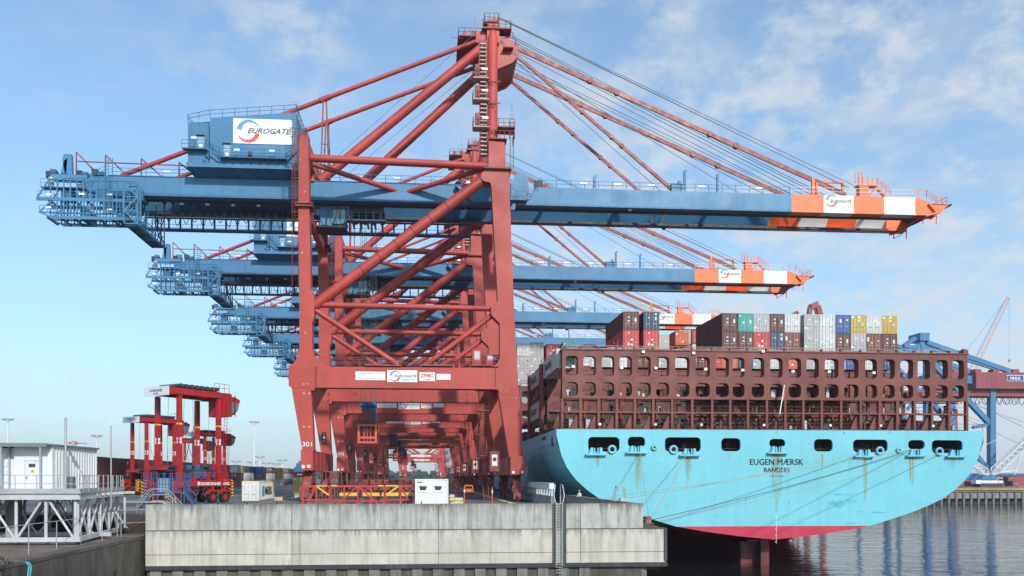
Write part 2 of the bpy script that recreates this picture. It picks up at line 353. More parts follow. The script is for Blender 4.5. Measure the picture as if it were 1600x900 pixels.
            for s_ in (-1, 1):
                yb = yc+s_*2.6; b.box(xc-.95, xc-.45, yb-.5, yb+.5, .9, 1.5); b.box(xc+.45, xc+.9, yb-.5, yb+.5, .9, 1.5)
            b.build('drive_motor', [DRK], bg_)
        b = MB(); b.box(xc-.75, xc+.75, -2.2, -1.7, .35, 1.35); b.tube((xc, -2.6, .9), (xc, -2.2, .9), .3, 10, 1); b.box(xc-.9, xc-.5, -2.15, -1.2, 1.4, 2.3)
        b.build('buffer', [REDD, REDD], root)
    for yy in (4.5, 8.5, 14.5):
        b = MB()                                  # cable reel frames and hatch gantries under the landside sill
        xc = q(500, 700)[0]
        for x0 in (xc-.2, xc+1.6):
            b.bar((x0, yy, 0), (x0, yy, 4.4), .13, .13)
        b.bar((xc-.2, yy, 4.4), (xc+1.6, yy, 4.4), .13, .13); b.bar((xc-.2, yy, 2.2), (xc+1.6, yy, 2.2), .1, .1); b.bar((xc-.2, yy, 2.2), (xc+1.6, yy, 4.4), .1, .1); b.bar((xc-.2, yy, 0), (xc+1.6, yy, 2.2), .1, .1)
        b.build('cable_frame', REDD, root)
    # cabinets and stairs on the waterside legs
    b = MB(); xc = q(776, 700)[0]
    b.box(xc-.9, xc+.5, 1.2, 2.6, 4.4, 7.4, 0); b.box(xc-.6, xc+.2, 1.13, 1.2, 5.2, 6.9, 1); b.tube((xc-.2, 1.12, 6.2), (xc-.2, 1.08, 6.2), .3, 12, 2)
    b.build('switch_cabinet', [REDD, WHT, DRK], root)
    for yy, zz_ in ((3.2, 0), (BY-4, 0)):
        b = MB(); x0 = q(790, 700)[0]-1.6; nz_ = 15
        for f_ in range(5):
            za = zz_+f_*3.4; d = 1 if f_ % 2 == 0 else -1; xs = x0-1.0+ (-.15*f_)
            for k in range(12):
                y = yy+ (k if d > 0 else 11-k)*.28; b.box(xs-.4, xs+.4, y, y+.26, za+k*.283, za+k*.283+.05)
            ya, yb = (yy, yy+3.2) if d > 0 else (yy+3.2, yy)
            for s_ in (-.42, .42):
                b.bar((xs+s_, ya, za), (xs+s_, yb, za+3.4), .06, .22); b.bar((xs+s_, ya, za+1.0), (xs+s_, yb, za+4.4), .05, .05)
            b.box(xs-.9, xs+.9, yb-.5, yb+.5, za+3.3, za+3.42)
            b.rail([(xs-.9, yb-.5, za+3.4), (xs+.9, yb-.5, za+3.4)], 1.1, .9, .03)
        b.build('stairs', REDD, root)
    # ---- portal level longitudinal beams ---------------------------------------------------
    for x0, x1, za, zb in ((q(468,571)[0]+.1, q(484,571)[0], 20.6, 18.6), (q(783,571)[0]+.2, q(806,571)[0], 20.3, 18.3)):
        b = MB(); b.box(x0, x1, 1.95, BY-1.95, zb, za); b.build('longitudinal_beam', RED, root)
    # cross beams that carry the girders
    for (xa, xb, zt, zb, nm) in ((q(467,260)[0]+.1, q(482,260)[0], GT+3.6, GT+1.2, 0), (q(764,250)[0]+.1, q(789,250)[0]-.1, GT+3.4, GT+1.0, 1)):
        b = MB(); b.box(xa, xb, 1.9, BY-1.9, zb, zt)
        for yy in (GN-.3, GN+GW, GF-.3, GF+GW): b.box(xa+.1, xb-.1, yy, yy+.3, GT-.1, zb+.1)
        b.box(xa+.2, xb-.2, 1.9, BY-1.9, GB-4.3, GB-2.9) if nm == 0 else None
        b.build('cross_beam', RED, root)
    # ---- girders and booms -----------------------------------------------------------------
    XR, XH0, XH1 = q(121,286,GN)[0], q(797,300,GN)[0], q(838,300,GN)[0]
    XT = q(1478,315,GN)[0]; XO = [q(x,300,GN)[0] for x in (1237,1287,1334,1381.5,1430,1463)]
    for gi, y in enumerate((GN, GF)):
        b = MB()
        UC = [(y-.1, GT), (y+GW, GT), (y+GW, GB), (y+1.05, GB), (y+1.05, GB+.3), (y+.85, GB+.55), (y, GB+1.75), (y-.1, GB+1.75)]     # inner face undercut, shaped so the far girder and boom look darker
        if gi == 0: b.prism([(XR, GB+1.2), (XR+2.4, GT-.2), (XR+4.5, GT), (XH0, GT), (XH0+.4, GT-.8), (XH0+.4, GB), (XR+3, GB+.1), (XR, GB+.6)], y, y+GW, m=0)
        else: b.prism(UC, XR+1, XH0+.3, 'x', 0)
        b.box(XR+3, XH0, y-.22, y+GW+.22, GB-.28, GB-.02, 1); b.box(XR+4.5, XH0, y-.1, y+GW+.1, GT, GT+.1, 1)
        ri = y+GW+.22 if gi == 0 else y-.62; b.box(XR+6, XH0, ri, ri+.4, GB-.5, GB-.1, 2)
        for k in range(46):
            xx = XR+8+k*1.5*1.05
            if xx < XH0-1: b.box(xx, xx+.06, y-.03, y, GB if gi == 0 else GB+1.8, GT, 0)
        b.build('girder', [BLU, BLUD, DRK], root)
        b = MB()
        if gi == 0: b.prism([(XH0+1.0, GB), (XH0+1.0, GT-1.9), (XH1-1.6, GT-1.9), (XH1, GT), (XO[0], GT), (XO[0], GB), ], y, y+GW, m=0)
        else: b.prism(UC, XH0+1.0, XO[0], 'x', 0)
        b.box(XH0+1, XO[0], y-.2, y+GW+.2, GB-.26, GB-.02, 1)
        cols = (2, 3, 2, 3, 2)
        for k in range(5):
            if k < 4:
                b.box(XO[k], XO[k+1], y, y+GW, GB, GT, cols[k]) if gi == 0 else b.prism(UC, XO[k], XO[k+1], 'x', cols[k])
            else:
                b.prism([(XO[4], GB), (XO[4], GT), (XO[4]+.8, GT-.1), (XO[5], GT-1.1), (XO[5], GB+.1)], y, y+GW, m=2)
            b.box(XO[k], XO[k+1], y-.2, y+GW+.2, GB-.26, GB-.02, 4 if cols[k] == 2 else 5)
        ri = y+GW+.2 if gi == 0 else y-.6; b.box(XH0+1, XO[4], ri, ri+.4, GB-.5, GB-.1, 6)
        None
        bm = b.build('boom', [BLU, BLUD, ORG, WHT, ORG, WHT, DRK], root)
        if gi == 0:
            b = MB(); c = v3(1311, 314.5, GN); cc = c-Vector((1.25, 0, -.05))
            crescent(b, cc, .98, 172, 15, .4, th=.02); crescent(b, cc, .98, 190, 345, .4, m=1, th=.02, fat0=False); b.build('logo', [LBLU, LRED], bm)
            b = MB(); letter(b, 'EUROGATE', c+Vector((.35, 0, 0)), 3.55, .46, bold=.014, shear=.35, th=.03); b.build('lettering', INK, bm)
        b = MB(); yr = y+.1 if gi == 0 else y+GW-.1
        b.rail([(XR+5, yr, GT+.1), (q(463,280,GN)[0], yr, GT+.1)], 1.15, 2.4, .04); b.rail([(q(483,280,GN)[0], yr, GT+.1), (XH0-3, yr, GT+.1)], 1.15, 2.4, .04)
        b.rail([(XH1+1, yr, GT+.05), (XO[0]-.3, yr, GT+.05)], 1.15, 2.2, .04)
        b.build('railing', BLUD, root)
        b = MB()
        b.rail([(XO[0], yr, GT+.05), (XO[4], yr, GT+.05)], 1.15, 2.2, .04); b.build('railing', WHT, root)
    # girder ties between the two
    for x in (XR+.5, q(260,280,GN)[0], q(420,280,GN)[0], q(560,280,GN)[0], q(690,280,GN)[0], XH0-.8): b = MB(); b.box(x, x+.7, GN+GW, GF, GT-.9, GT-.1); b.build('cross_tie', BLUD, root)
    for x in (XH1+2, q(980,280,GN)[0], q(1130,280,GN)[0], XO[1], XO[3]+1): b = MB(); b.box(x, x+.5, GN+GW, GF, GT-.8, GT-.2); b.build('cross_tie', BLUD, root)
    # hinge walkway, box and small posts on the boom
    b = MB(); x0 = q(792,290,GN-1)[0]
    b.box(x0-1.5, XH1-1.5, GN-1.1, GN-.05, GT-2.45, GT-2.3, 1)
    b.rail([(x0, GN-1.1, GT-2.3), (XH1-1.6, GN-1.1, GT-2.3), (XH1+.6, GN-1.1, GT+.05)], 1.15, 1.6, .04, 1)
    b.prism([(x0+.6, GT-2.0), (x0+3.6, GT-2.0), (x0+3.4, GT+1.6), (x0+2.6, GT+2.0), (x0+1.4, GT+1.8), (x0+.8, GT+.4)], GN-.3, GN+GW+.3, m=0)
    b.box(XH1-.2, XH1+1, GN, GN+1, GT, GT+1.1, 2)
    b.prism([(x0-8, GT-.3), (x0-7.8, GT-.6), (x0-5.4, GT-2.9), (x0-1.5, GT-2.9), (x0-1.5, GT-2.7), (x0-5.3, GT-2.7)], GN-1.0, GN-.05, m=1)
    b.build('hinge_platform', [BLU, BLUD, DRK], root)
    b = MB()
    for px, h, w_ in ((930,2.1,.45),(1071.5,3.4,.35),(1123,3.0,.3)):
        b = MB(); x = q(px,290,GN)[0]; b.box(x-w_/2, x+w_/2, GN+.3, GN+.7, GT+.05, GT+h); b.bar((x, GN+.5, GT+h-.2), (x+.25, GN+.5, GT+h+.2), .2, .4); b.build('boom_fitting', BLU, root)
    b = MB()
    x = q(1052,290,GN)[0]; b.box(x-.2, x+1.9, GN+.2, GN+1.2, GT+.05, GT+1.3); b.box(x+1, x+1.5, GN+.3, GN+1, GT+1.3, GT+1.8)
    b.build('boom_fitting', BLU, root)
    for px in (912, 965, 1018, 1096, 1186, 260, 300, 345, 560, 620): 
        x = q(px,290,GN)[0]; b = MB(); b.box(x-.55, x+.55, GN-.02, GN+.1, GT+.75, GT+.95); b.build('floodlight', LITM, root)
    # trapezoid trolley stops below the boom
    b = MB()
    for px in (1015, 1030): x = q(px,330,GF)[0]; b.bar((x, GF-.3, GB-.2), (x+.8, GF-.3, GB+1.4), .3, .3)
    x = q(1038,345,GF)[0]; b.prism([(x-.6, GB-.2), (x+.6, GB-.2), (x+.15, GB-.9), (x-.15, GB-.9)], GF, GF+.5); b.prism([(x-.6-8, GB-.2), (x+.6-8, GB-.2), (x+.15-8, GB-.7), (x-.15-8, GB-.7)], GN, GN+.5)
    b.build('trolley_stop', DRK, root)
    # ---- boom tip --------------------------------------------------------------------------
    b = MB(); xt = XO[5]
    b.prism([(xt-1.5, GT-1.1), (XT, GT-1.1), (XT, GT-1.3), (xt+.6, GB+.2), (xt-2.0, GB-.5), (xt-2.0, GB-.2), (xt-.3, GB+.2)], GN-.4, GN+.2, m=0)
    b.prism([(xt-1.5, GT-1.1), (XT, GT-1.1), (XT, GT-1.3), (xt+.6, GB+.2), (xt-2.0, GB-.5), (xt-2.0, GB-.2), (xt-.3, GB+.2)], GF+GW, GF+GW+.6, m=0)
    b.box(xt-1, XT, GN-.4, GF+GW+.6, GT-1.28, GT-1.12, 1)
    for k in range(7): xx = xt-1.8+k*.72; b.box(xx, xx+.14, GN, GF+GW, GB-.4+k*.32, GB-.1+k*.32, 1)
    for yy in (GN+.5, GF+.6):
        for xx in (xt-1.9, xt+.4): b.box(xx-.06, xx+.06, yy, yy+.12, GB-1.4, GB)
        b.bar((xt-1.9, yy, GB-1.4), (xt-.2, yy, GB-.4), .1, .1)
    b.build('tip_platform', [ORG, mat('dark orange steel', (.22,.05,.03), .6, .3)], root)
    b = MB(); b.rail([(xt-.4, GN-.3, GT-1.1), (XT, GN-.3, GT-1.1), (XT, GF+1.6, GT-1.1), (xt-.4, GF+1.6, GT-1.1)], 1.25, 1.3, .045)
    b.rail([(XO[4]-.8, GN+.1, GT+.1), (XO[4]+2, GN+.1, GT+.1), (xt+.2, GN+.1, GT-1.1)], 1.15, 1.2, .045); b.build('railing', ORG, root)
    # forestay anchorage, gallows and stairs on the orange part
    x = q(1344,290,GN)[0]
    for y in (GN, GF):
        b = MB(); b.box(x, x+1.55, y+.15, y+GW-.15, GT, GT+1.85); b.box(x-.3, x+3.0, y+.05, y+GW-.05, GT+1.7, GT+1.9)
        b.prism([(x+1.5, GT+.0), (x+2.9, GT+1.8), (x+3.1, GT+1.8), (x+4.9, GT), (x+4.4, GT), (x+3.0, GT+1.3), (x+2.6, GT+1.2), (x+1.7, GT)], y+.2, y+.5)
        xs = q(1273,290,GN)[0]; b.box(xs-.2, xs+.25, y+.5, y+.9, GT, GT+3.0); b.box(xs+.5, xs+.8, y+.5, y+.9, GT, GT+2.1)
        xg = q(1320,290,GN)[0]; b.box(xg-4.2, xg+.2, y+.7, y+.95, GT+2.25, GT+2.5); b.box(xg-.1, xg+.2, y+.6, y+1, GT+.9, GT+2.4)
        for k in range(7): b.box(x+3.1+k*.22, x+3.4+k*.22, y+.5, y+1.1, GT+1.6-k*.24, GT+1.68-k*.24, 1)
        b.build('stay_anchorage', [ORG, DRK], root)
    b = MB(); b.rail([(x-.3, GN+.1, GT+1.9), (x+2.9, GN+.1, GT+1.9), (x+5.2, GN+.1, GT+.1)], 1.15, .9, .045, mids=2); b.rail([(x-.8, GN+.1, GT+1.9), (x+.4, GN+.1, GT+1.9)], 1.9, .6, .045, mids=3); b.build('railing', ORG, root)
    # ---- apex mast ---------------------------------------------------------------------------
    def yof(t, far): a = (1.0, GN+.6); c = (BY-1.0, GF+.8); p = c if far else a; return p[0]+(p[1]-p[0])*t
    xm = q(770,200)[0]; ztop = v3(770, 22, GN)[2]
    xtop = v3(772, 30, GN).x-.2
    for far in (0, 1):
        b = MB(); b.tube((xm-.1, yof(0, far), GT+3), (xtop, yof(1, far), ztop-2.0), .92, 18, r1=.78)
        b.box(xtop-.9, xtop+1.0, yof(1, far)-.9, yof(1, far)+.9, ztop-4.6, ztop-1.6)
        b.build('mast', RED, root)
    b = MB(); b.box(xtop-.7, xtop+.8, GN+.6, GF+.8, ztop-4.2, ztop-2.2)
    b.prism([(xtop+.8, ztop-8.2), (xtop+.8, ztop-3.4), (xtop+2.6, ztop-3.2), (xtop+4.1, ztop-5.2), (xtop+4.1, ztop-6.1), (xtop+3.0, ztop-7.2)], GN+.6, GN+1.1)
    b.prism([(xtop+.8, ztop-8.2), (xtop+.8, ztop-3.4), (xtop+2.6, ztop-3.2), (xtop+4.1, ztop-5.2), (xtop+4.1, ztop-6.1), (xtop+3.0, ztop-7.2)], GF+.3, GF+.8)
    b.prism([(xtop+.9, ztop-7.9), (xtop+.9, ztop-7.9), (xtop+4.0, ztop-5.7), (xtop+4.0, ztop-6.0)], GN+1.1, GF+.3)
    b.prism([(xtop+.5, ztop-3.5), (xtop+2.6, ztop-3.25), (xtop+4.0, ztop-5.2), (xtop+4.0, ztop-5.5), (xtop+2.6, ztop-3.6)], GN+1.1, GF+.3)
    for yy in (GN+.6, GF+.8): b.box(xtop-2.6, xtop-.6, yy-.35, yy+.35, ztop-4.4, ztop-2.6)
    b.build('mast_head', RED, root)
    b = MB()
    b.box(xtop-1.7, xtop+2.9, GN-.6, GN+1.6, ztop-2.55, ztop-2.35); b.box(xtop-5.4, xtop-1.7, GN+.4, GF+1, ztop-3.35, ztop-3.2); b.box(xtop+1.6, xtop+3.2, GN-.4, GF+1, ztop-5.3, ztop-5.15)
    b.box(xtop-1.4, xtop+.9, GN-.5, GN+1.2, ztop-1.5, ztop-1.35)
    for xx, zz_, s_ in ((-4.6, -3.2, .9), (-3.2, -3.2, 1.1), (-2.2, -3.2, .8), (1.7, -5.1, 1.3), (2.6, -5.1, .9)): b.box(xtop+xx, xtop+xx+.8, GN+1, GN+2.2, ztop+zz_, ztop+zz_+s_, 1)
    b.build('apex_platform', [REDD, RED], root)
    for yy in (GN+1.2, GN+2.4, GF-.2, GF-1.4):
        for (dx, dz, rr) in ((.3, -.4, .62), (2.5, -2.3, .5), (3.7, -4.3, .5)): b = MB(); b.tube((xtop+dx, yy-.12, ztop+dz), (xtop+dx, yy+.12, ztop+dz), rr, 16); b.build('rope_sheave', RED, root)
    b = MB(); z_ = ztop
    b.rail([(xtop-1.6, GN-.6, z_-2.35), (xtop+2.8, GN-.6, z_-2.35), (xtop+2.8, GN+1.6, z_-2.35)], 1.1, .9, .04, 2)
    b.rail([(xtop-1.3, GN-.5, z_-1.35), (xtop+.9, GN-.5, z_-1.35), (xtop+.9, GF, z_-1.35), (xtop-1.3, GF, z_-1.35), (xtop-1.3, GN-.5, z_-1.35)], 1.2, .8, .04, 2)
    b.rail([(xtop-5.3, GN+.5, z_-3.2), (xtop-1.7, GN+.5, z_-3.2)], 1.2, .9, .04, 2); b.rail([(xtop-5.3, GF+1, z_-3.2), (xtop-1.7, GF+1, z_-3.2)], 1.2, .9, .04, 2); b.rail([(xtop-5.3, GN+.5, z_-3.2), (xtop-5.3, GF+1, z_-3.2)], 1.2, 1.5, .04, 2)
    b.rail([(xtop+1.5, GN+.6, z_-3.3), (xtop+3.2, GN+.6, z_-3.5), (xtop+4.1, GN+.6, z_-5.2)], 1.1, .9, .04, 2)
    b.bar((xtop-6.6, GN+.5, z_-3.6), (xtop-4.6, GN+.5, z_-3.7), .05, .05); b.bar((xtop-2.8, GN, z_-2.3), (xtop-2.8, GN, z_-.2), .05, .05)
    b.build('railing', REDD, root)
    # small columns and ladders beside the mast
    b = MB(); xs = q(756.5,200)[0]; zs = [q(757, p)[1] for p in (240, 195, 146, 105, 36)]
    for k in range(4):
        za, zb = zs[k], zs[k+1]; t = (za-zs[0])/(zs[4]-zs[0]); yy = 1.2+5.5*t; n = int((zb-za)/.62); xo = .25*t
        for j in range(n):
            b.box(xs-.45+xo, xs+.45+xo, yy-.9+.12*j/ n, yy-.55+.12*j/n, za+j*.62, za+j*.62+.16, 1)
        for s_ in (-.5, .5): b.bar((xs+s_+xo, yy-.5, za), (xs+s_+xo, yy-.4, zb), .07, .3)
        b.box(xs-.48+xo, xs+.48+xo, yy+.05, yy+.1, za, zb, 2)
        if k < 3:
            b.box(xs-1.6+xo, xs+.75+xo, yy-1.2, yy+.6, zb-.3, zb-.15, 1)
            b.rail([(xs-1.6+xo, yy+.5, zb-.15), (xs-1.6+xo, yy-1.2, zb-.15), (xs+.7+xo, yy-1.2, zb-.15)], 1.2, .7, .045, 2)
            b.box(xs-1.3+xo, xs-.6+xo, yy-.9, yy-.2, zb-.1, zb+1.9, 2); b.box(xs-.3+xo, xs+.6+xo, yy-1.25, yy-1.15, zb+.9, zb+1.2, 3)
            b.bar((xs+.7+xo, yy-.9, zb-.2), (xs+1.6+xo, yy-.2, zb-1.1), .1, .1); b.bar((xs+.7+xo, yy-.2, zb-.3), (xs+2.6+xo, yy-.2, zb-.3), .12, .12)
    b.build('stair_tower', [REDD, mat('grating', (.45,.36,.34), .6, .2), REDD, LITM], root)
    b = MB(); xw = q(790,220)[0]
    za = q(790, 218)[1]; zb = q(790, 199)[1]
    b.box(q(764,220)[0], xw+.2, -.3, 2.2, za-.05, za+.08); b.box(xw-1.2, xw+1.4, -.3, 2.2, zb-.1, zb+.08)
    b.rail([(q(764,220)[0], -.3, za), (xw+1.3, -.3, za), (xw+1.3, 2.2, za)], 1.15, .8, .045, 1); b.rail([(xw-1.1, -.3, zb), (xw+1.35, -.3, zb)], 1.15, .8, .045, 1)
    for s_ in (0, .5): b.tube((xw+.7+s_, .2, q(795,262)[1]), (xw+.7+s_, .2, zb+1), .045, 4)
    for j in range(24): b.tube((xw+.7, .2, q(795,262)[1]+j*.4), (xw+1.2, .2, q(795,262)[1]+j*.4), .03, 4)
    b.box(q(759,260)[0], q(763,260)[0], -.6, .5, q(760,262)[1], q(760,258)[1])
    b.prism([(xw+.1, q(795,264)[1]), (xw+1.0, q(795,264)[1]), (xw+.6, q(795,279)[1]), (xw+.3, q(795,279)[1])], .2, 1.4)
    b.build('leg_platform', REDD, root)
    # ---- stays, struts and ropes ----------------------------------------------------------------
    for (y, tip, foot, tip2) in ((GN+.6, (742,38), (500,276), (189,269)), (GF+.8, (748,80), (538,276), (281,272))):
        b = MB(); a = Vector((xtop-.8, y, ztop-3.3)); c = v3(foot[0], foot[1]+4, y); c.z = GT+.3; b.tube(a+Vector((0,0,-1.0)), c, .74, 16); b.build('back_strut', RED, root)
        b = MB(); c2 = v3(tip2[0], tip2[1], y) if y < 10 else Vector((q(205,270,y)[0], y, GT+.2)); c2.z = GT+.2; b.tube(a, c2, .33, 12)
        m_ = a.lerp(c2, .452); d = (c2-a).normalized(); b.tube(m_-d*.9, m_+d*.9, .42, 12); b.build('backstay', RED, root)
        b = MB()
        for s_ in (-.5, .5): b.bar((m_.x+s_*1.2, y+s_, GT+.1), (m_.x+s_*.4, y+s_*.4, m_.z), .14, .2)
        b.bar((m_.x-.5, y, GT+6), (m_.x+.5, y, GT+5.9), .12, .12); b.build('stay_post', REDD, root)
    for y, dz in ((GN+.7, 0), (GF+.7, 0)):
        for (dx, dzz, px, nk) in ((6.0, -5.2, 1326, 3), (2.0, -4.6, 1054, 3)):
            far = y > 10; a = Vector((xtop+dx*.60, y, ztop-3.8-(dx-2)*.22)); c = Vector((q(px,298,GN)[0], y, GT+.35))
            b = MB(); r_ = .34 if px > 1200 else .24
            b.bar(a, c, .26, r_*2)
            for t in (.22, .3, .58, .66) if px > 1200 else (.38, .47, .64, .7):
                g = a.lerp(c, t); b.tube(g+Vector((0,-.3,0)), g+Vector((0,.3,0)), r_*1.35, 10)
            b.build('forestay', [mat('stay red', (.26,.048,.04), .5, .2, .3) if 'stay red' not in MATS else MATS['stay red']], root)
    b = MB()
    for k, (dx, dz, px, yo, zo) in enumerate(((.9,0,1338,.2,1.6),(.9,0,1330,.5,1.4),(.9,-.3,1322,-.2,1.3),(2.9,-2,1300,1.6,.4),(2.9,-2.1,1296,2.0,.4),(2.9,-2.3,1290,2.4,.3),(3.2,-2.4,1285,3.2,.3),(3.2,-2.8,1280,4.2,.3),
                                (3.9,-4.4,1290,5,.3),(3.9,-4.5,1282,5.6,.3),(3.9,-4.7,1262,6.4,.2),(3.9,-4.9,1180,3,.2),(3,-5,1052,1,.3),(3,-5.2,1042,2,.3))):
        b.path([(xtop+dx, GN+yo+.5, ztop+dz), (q(px,290,GN)[0], GN+yo, GT+zo)], .045)
    b.path([(xtop-2.4, GF, ztop-4.5), (q(500,270,GF)[0], GF, GT+.3)], .035); b.path([(q(742,45)[0], GN, ztop-3.6), (q(500,250,GN)[0], GN, GT+1.5)], .035)
    b.build('hoist_rope', ROPE, root)
    # ---- machinery house ------------------------------------------------------------------------
    hy = 4.4; hb = MB()
    b0 = GT+.9
    fr = [q(x, y, hy) for x, y in ((328,184),(462,176.5),(470,262),(328,255))]
    zt0, zt1, zbm = fr[0][1], fr[1][1]+.1, b0+.5
    x0, x1, x2 = q(328,200,hy)[0], q(463,200,hy)[0], q(293.5,200,hy+1.2)[0]
    hb.prism([(x0, zbm), (x1, zbm), (x1, zt1), (x0, zt0)], hy, hy+14.6)
    hb.prism([(x2, zbm), (x0, zbm), (x0, zt0-.02), (x2, zt0-.3)], hy+1.2, hy+13.4)
    for k in range(30):
        xx = x2+.4+k*.62
        yy = hy if xx > x0 else hy+1.2
        if xx < x1: hb.box(xx, xx+.05, yy-.035, yy, zbm+.2, zt0-.4)
    h = hb.build('machinery_house', BLU, root)
    b = MB(); b.box(x2+.1, x1+.3, hy-.05, hy+14.5, b0-.15, zbm-.02, 0); b.prism([(hy+.1, b0-.15), (hy+14.4, b0-.15), (hy+13.2, b0-.85), (GN-.25, b0-.85)], x2+.9, x1+.1, 'x', 1)
    None
    xv = q(372,270,hy)[0]; b.box(xv, xv+4.9, GN+GW+.4, GF-.4, b0-1.9, b0-.9, 1)
    for k in range(11): b.box(xv+.2+k*.42, xv+.3+k*.42, GN+GW+.3, GN+GW+.4, b0-1.8, b0-1.0, 2)
    b.build('house_floor', [BLU, BLUD, DRK], h)
    sx0, sx1 = q(364.5,200,hy)[0], q(456.5,200,hy)[0]; sz = q(410,206,hy)[1]
    euro_sign(h, ((sx0+sx1)/2, hy-.04, sz), sx1-sx0, q(410,187,hy)[1]-q(410,226,hy)[1])
    for px, yy, zc_ in ((314, hy+1.2, zbm+2.5), (355, hy, zbm+.9)):
        x = q(px, 230, yy)[0]; b = MB(); b.box(x-.5, x+.5, yy-.08, yy, zc_-.1, zc_+1.9, 0); b.box(x-.62, x+.55, yy-.3, yy, zc_+1.95, zc_+2.05, 1); b.tube((x, yy-.09, zc_+1.2), (x, yy-.11, zc_+1.2), .28, 12, 2); b.box(x-.22, x+.22, yy-.1, yy-.08, zc_+.2, zc_+.7, 3); b.build('door', [mat('door pale blue', (.22,.40,.52), .5, .1) if 'door pale blue' not in MATS else MATS['door pale blue'], DRK, GALV, LITM], h)
    b = MB()
    b.rail([(x2, hy+1.2, zt0-.25), (x0, hy, zt0), (x1, hy, zt1), (x1, hy+14.6, zt1)], 1.15, 1.7, .04); b.rail([(x2, hy+1.2, zt0-.25), (x2, hy+13, zt0-.25)], 1.15, 2, .04)
    w0 = hy-.95; xa, xb = q(343,260,w0)[0], q(447,260,w0)[0]; zl, zh = zbm+.7, zbm+2.3
    b.box(xa, xb, w0, hy, zl-.15, zl, 1); b.box(x2-.6, x0-.6, w0+1.2, hy+1.2, zh-.15, zh, 1)
    b.rail([(x2-.6, w0+1.2, zh), (x0-.6, w0+1.1, zh), (xa, w0, zl), (xb, w0, zl), (xb+3.1, w0, zl+3.2)], 1.15, 1.5, .04)
    for s_ in (0, .9): b.bar((x0-.6, w0+.1+s_, zh-.1), (xa, w0+.05+s_, zl-.1), .06, .25, 1); b.bar((xb, w0+s_, zl-.05), (xb+3.1, w0+s_, zl+3.15), .06, .25, 1)
    for k in range(9): xx = xa+.5+k*1.3; b.bar((xx, w0+.1, zl-.1), (xx, hy, zl-.9), .08, .1, 1)
    for px in (303, 370, 425): x = q(px,250,w0)[0]; b.box(x-.4, x+.4, w0-.06, w0, (zh if px < 320 else zl)+.85, (zh if px < 320 else zl)+1.1, 2)
    b.box(q(387,250,w0)[0], q(392,250,w0)[0], w0, w0+.5, zl+.2, zl+.8, 3)
    b.build('house_walkway', [BLUD, BLUD, LITM, DRK], h)
    b = MB()                                                 # ladder cage up the landside leg
    lx_ = q(461,250)[0]
    for s_ in (-.45, 0, .45): b.tube((lx_+s_, -.2+abs(s_), q(460,445)[1] if s_ else q(460,340)[1]), (lx_+s_, -.2+abs(s_), q(460,205)[1]), .045, 4)
    for k in range(42): z_ = q(460,345)[1]+k*.42; b.tube((lx_-.45, .2, z_), (lx_+.45, .2, z_), .03, 4)
    for k in range(14): z_ = q(460,345)[1]+k*1.2; b.path([(lx_-.5, .3, z_), (lx_-.5, -.4, z_), (lx_+.5, -.4, z_), (lx_+.5, .3, z_)], .035)
    b.rail([(lx_-.6, -.4, q(460,213)[1]), (lx_+1.6, -.4, q(460,213)[1]), (lx_+1.6, 1.6, q(460,213)[1])], 1.1, .8, .04)
    b.build('caged_ladder', REDD, root)
    # ---- rear end: maintenance cage, stair tower, sheave stand, red railing -------------------------
    b = MB(); xa, xb = q(57,310,GN-1.6)[0], q(213,310,GN-1.6)[0]; ya, yb = GN-1.6, GN+2.0
    za, zm, zb = GB+1.3, GB-1.6, GB-4.3
    for yy in (ya, yb):
        b.bar((xa+1.8, yy, za), (xb, yy, za), .16, .2); b.bar((xa, yy, zm), (xb, yy, zm), .2, .5); b.bar((xa+.4, yy, zb+.7), (xb, yy, zb+.7), .16, .18); b.bar((xa+2.2, yy, zb), (xb, yy, zb), .2, .45)
        b.bar((xa+1.8, yy, za), (xa, yy, zm), .12, .2); b.bar((xa+2.4, yy, zm), (xa+.4, yy, zb+.7), .12, .2); b.bar((xa+.4, yy, zb+.7), (xa+2.2, yy, zb), .12, .2)
        n = 13
        for k in range(n+1):
            x = xa+2+(xb-xa-2)*k/n; b.bar((x, yy, za), (x, yy, zb), .16, .16); 
            b.bar((x+.45, yy, zm), (x+.45, yy, zb), .07, .07)
        b.rail([(xa+.1, yy, zm+.2), (xb, yy, zm+.2)], 1.0, 1.2, .035); b.rail([(xa+.4, yy, zb+.7), (xb, yy, zb+.7)], 1.0, 1.2, .035)
    for k in range(8):
        x = xa+1.5+(xb-xa-1.5)*k/7
        for z_ in (zm, zb): b.bar((x, ya, z_), (x, yb, z_), .2, .3)
    b.box(xa+1.5, xb, ya, ya+1.4, zm+.2, zm+.25, 1);  b.box(xa+2.2, xb, ya, ya+1.3, zb+.2, zb+.25, 1); None
    for k in range(5): x = xa+3+k*2.6; b.box(x, x+1.5, GN-.4, GN+1.8, zm+.5, zm+2.0, 1) if k % 2 == 0 else b.box(x, x+1.2, GN, GN+3, zb+.3, zb+1.9, 1)
    for px, z_ in ((76,GB+1.1-2.2),(128,GB-.9),(172,GB-.9),(76,GB-3),(172,GB-3.1)): x = q(px,300,ya)[0]; b.box(x-.4, x+.4, ya-.1, ya-.02, z_, z_+.25, 2)
    b.build('maintenance_cage', [BLU, BLUD, LITM], root)
    b = MB(); xa, xb = q(195,300,GN-2)[0], q(216,300,GN-2)[0]; z0, z1 = q(200,350,GN-2)[1], q(200,287,GN-2)[1]
    for yy in (GN-2.2, GN-.9):
        for x in (xa, xb): b.bar((x, yy, z0), (x, yy, z1), .15, .15)
        for k in range(4):
            z_ = z0+(z1-z0)*k/3; b.bar((xa, yy, z_), (xb, yy, z_), .12, .12)
            if k < 3: zn = z0+(z1-z0)*(k+1)/3; b.bar((xa, yy, z_ if k % 2 else zn), (xb, yy, zn if k % 2 else z_), .1, .18)
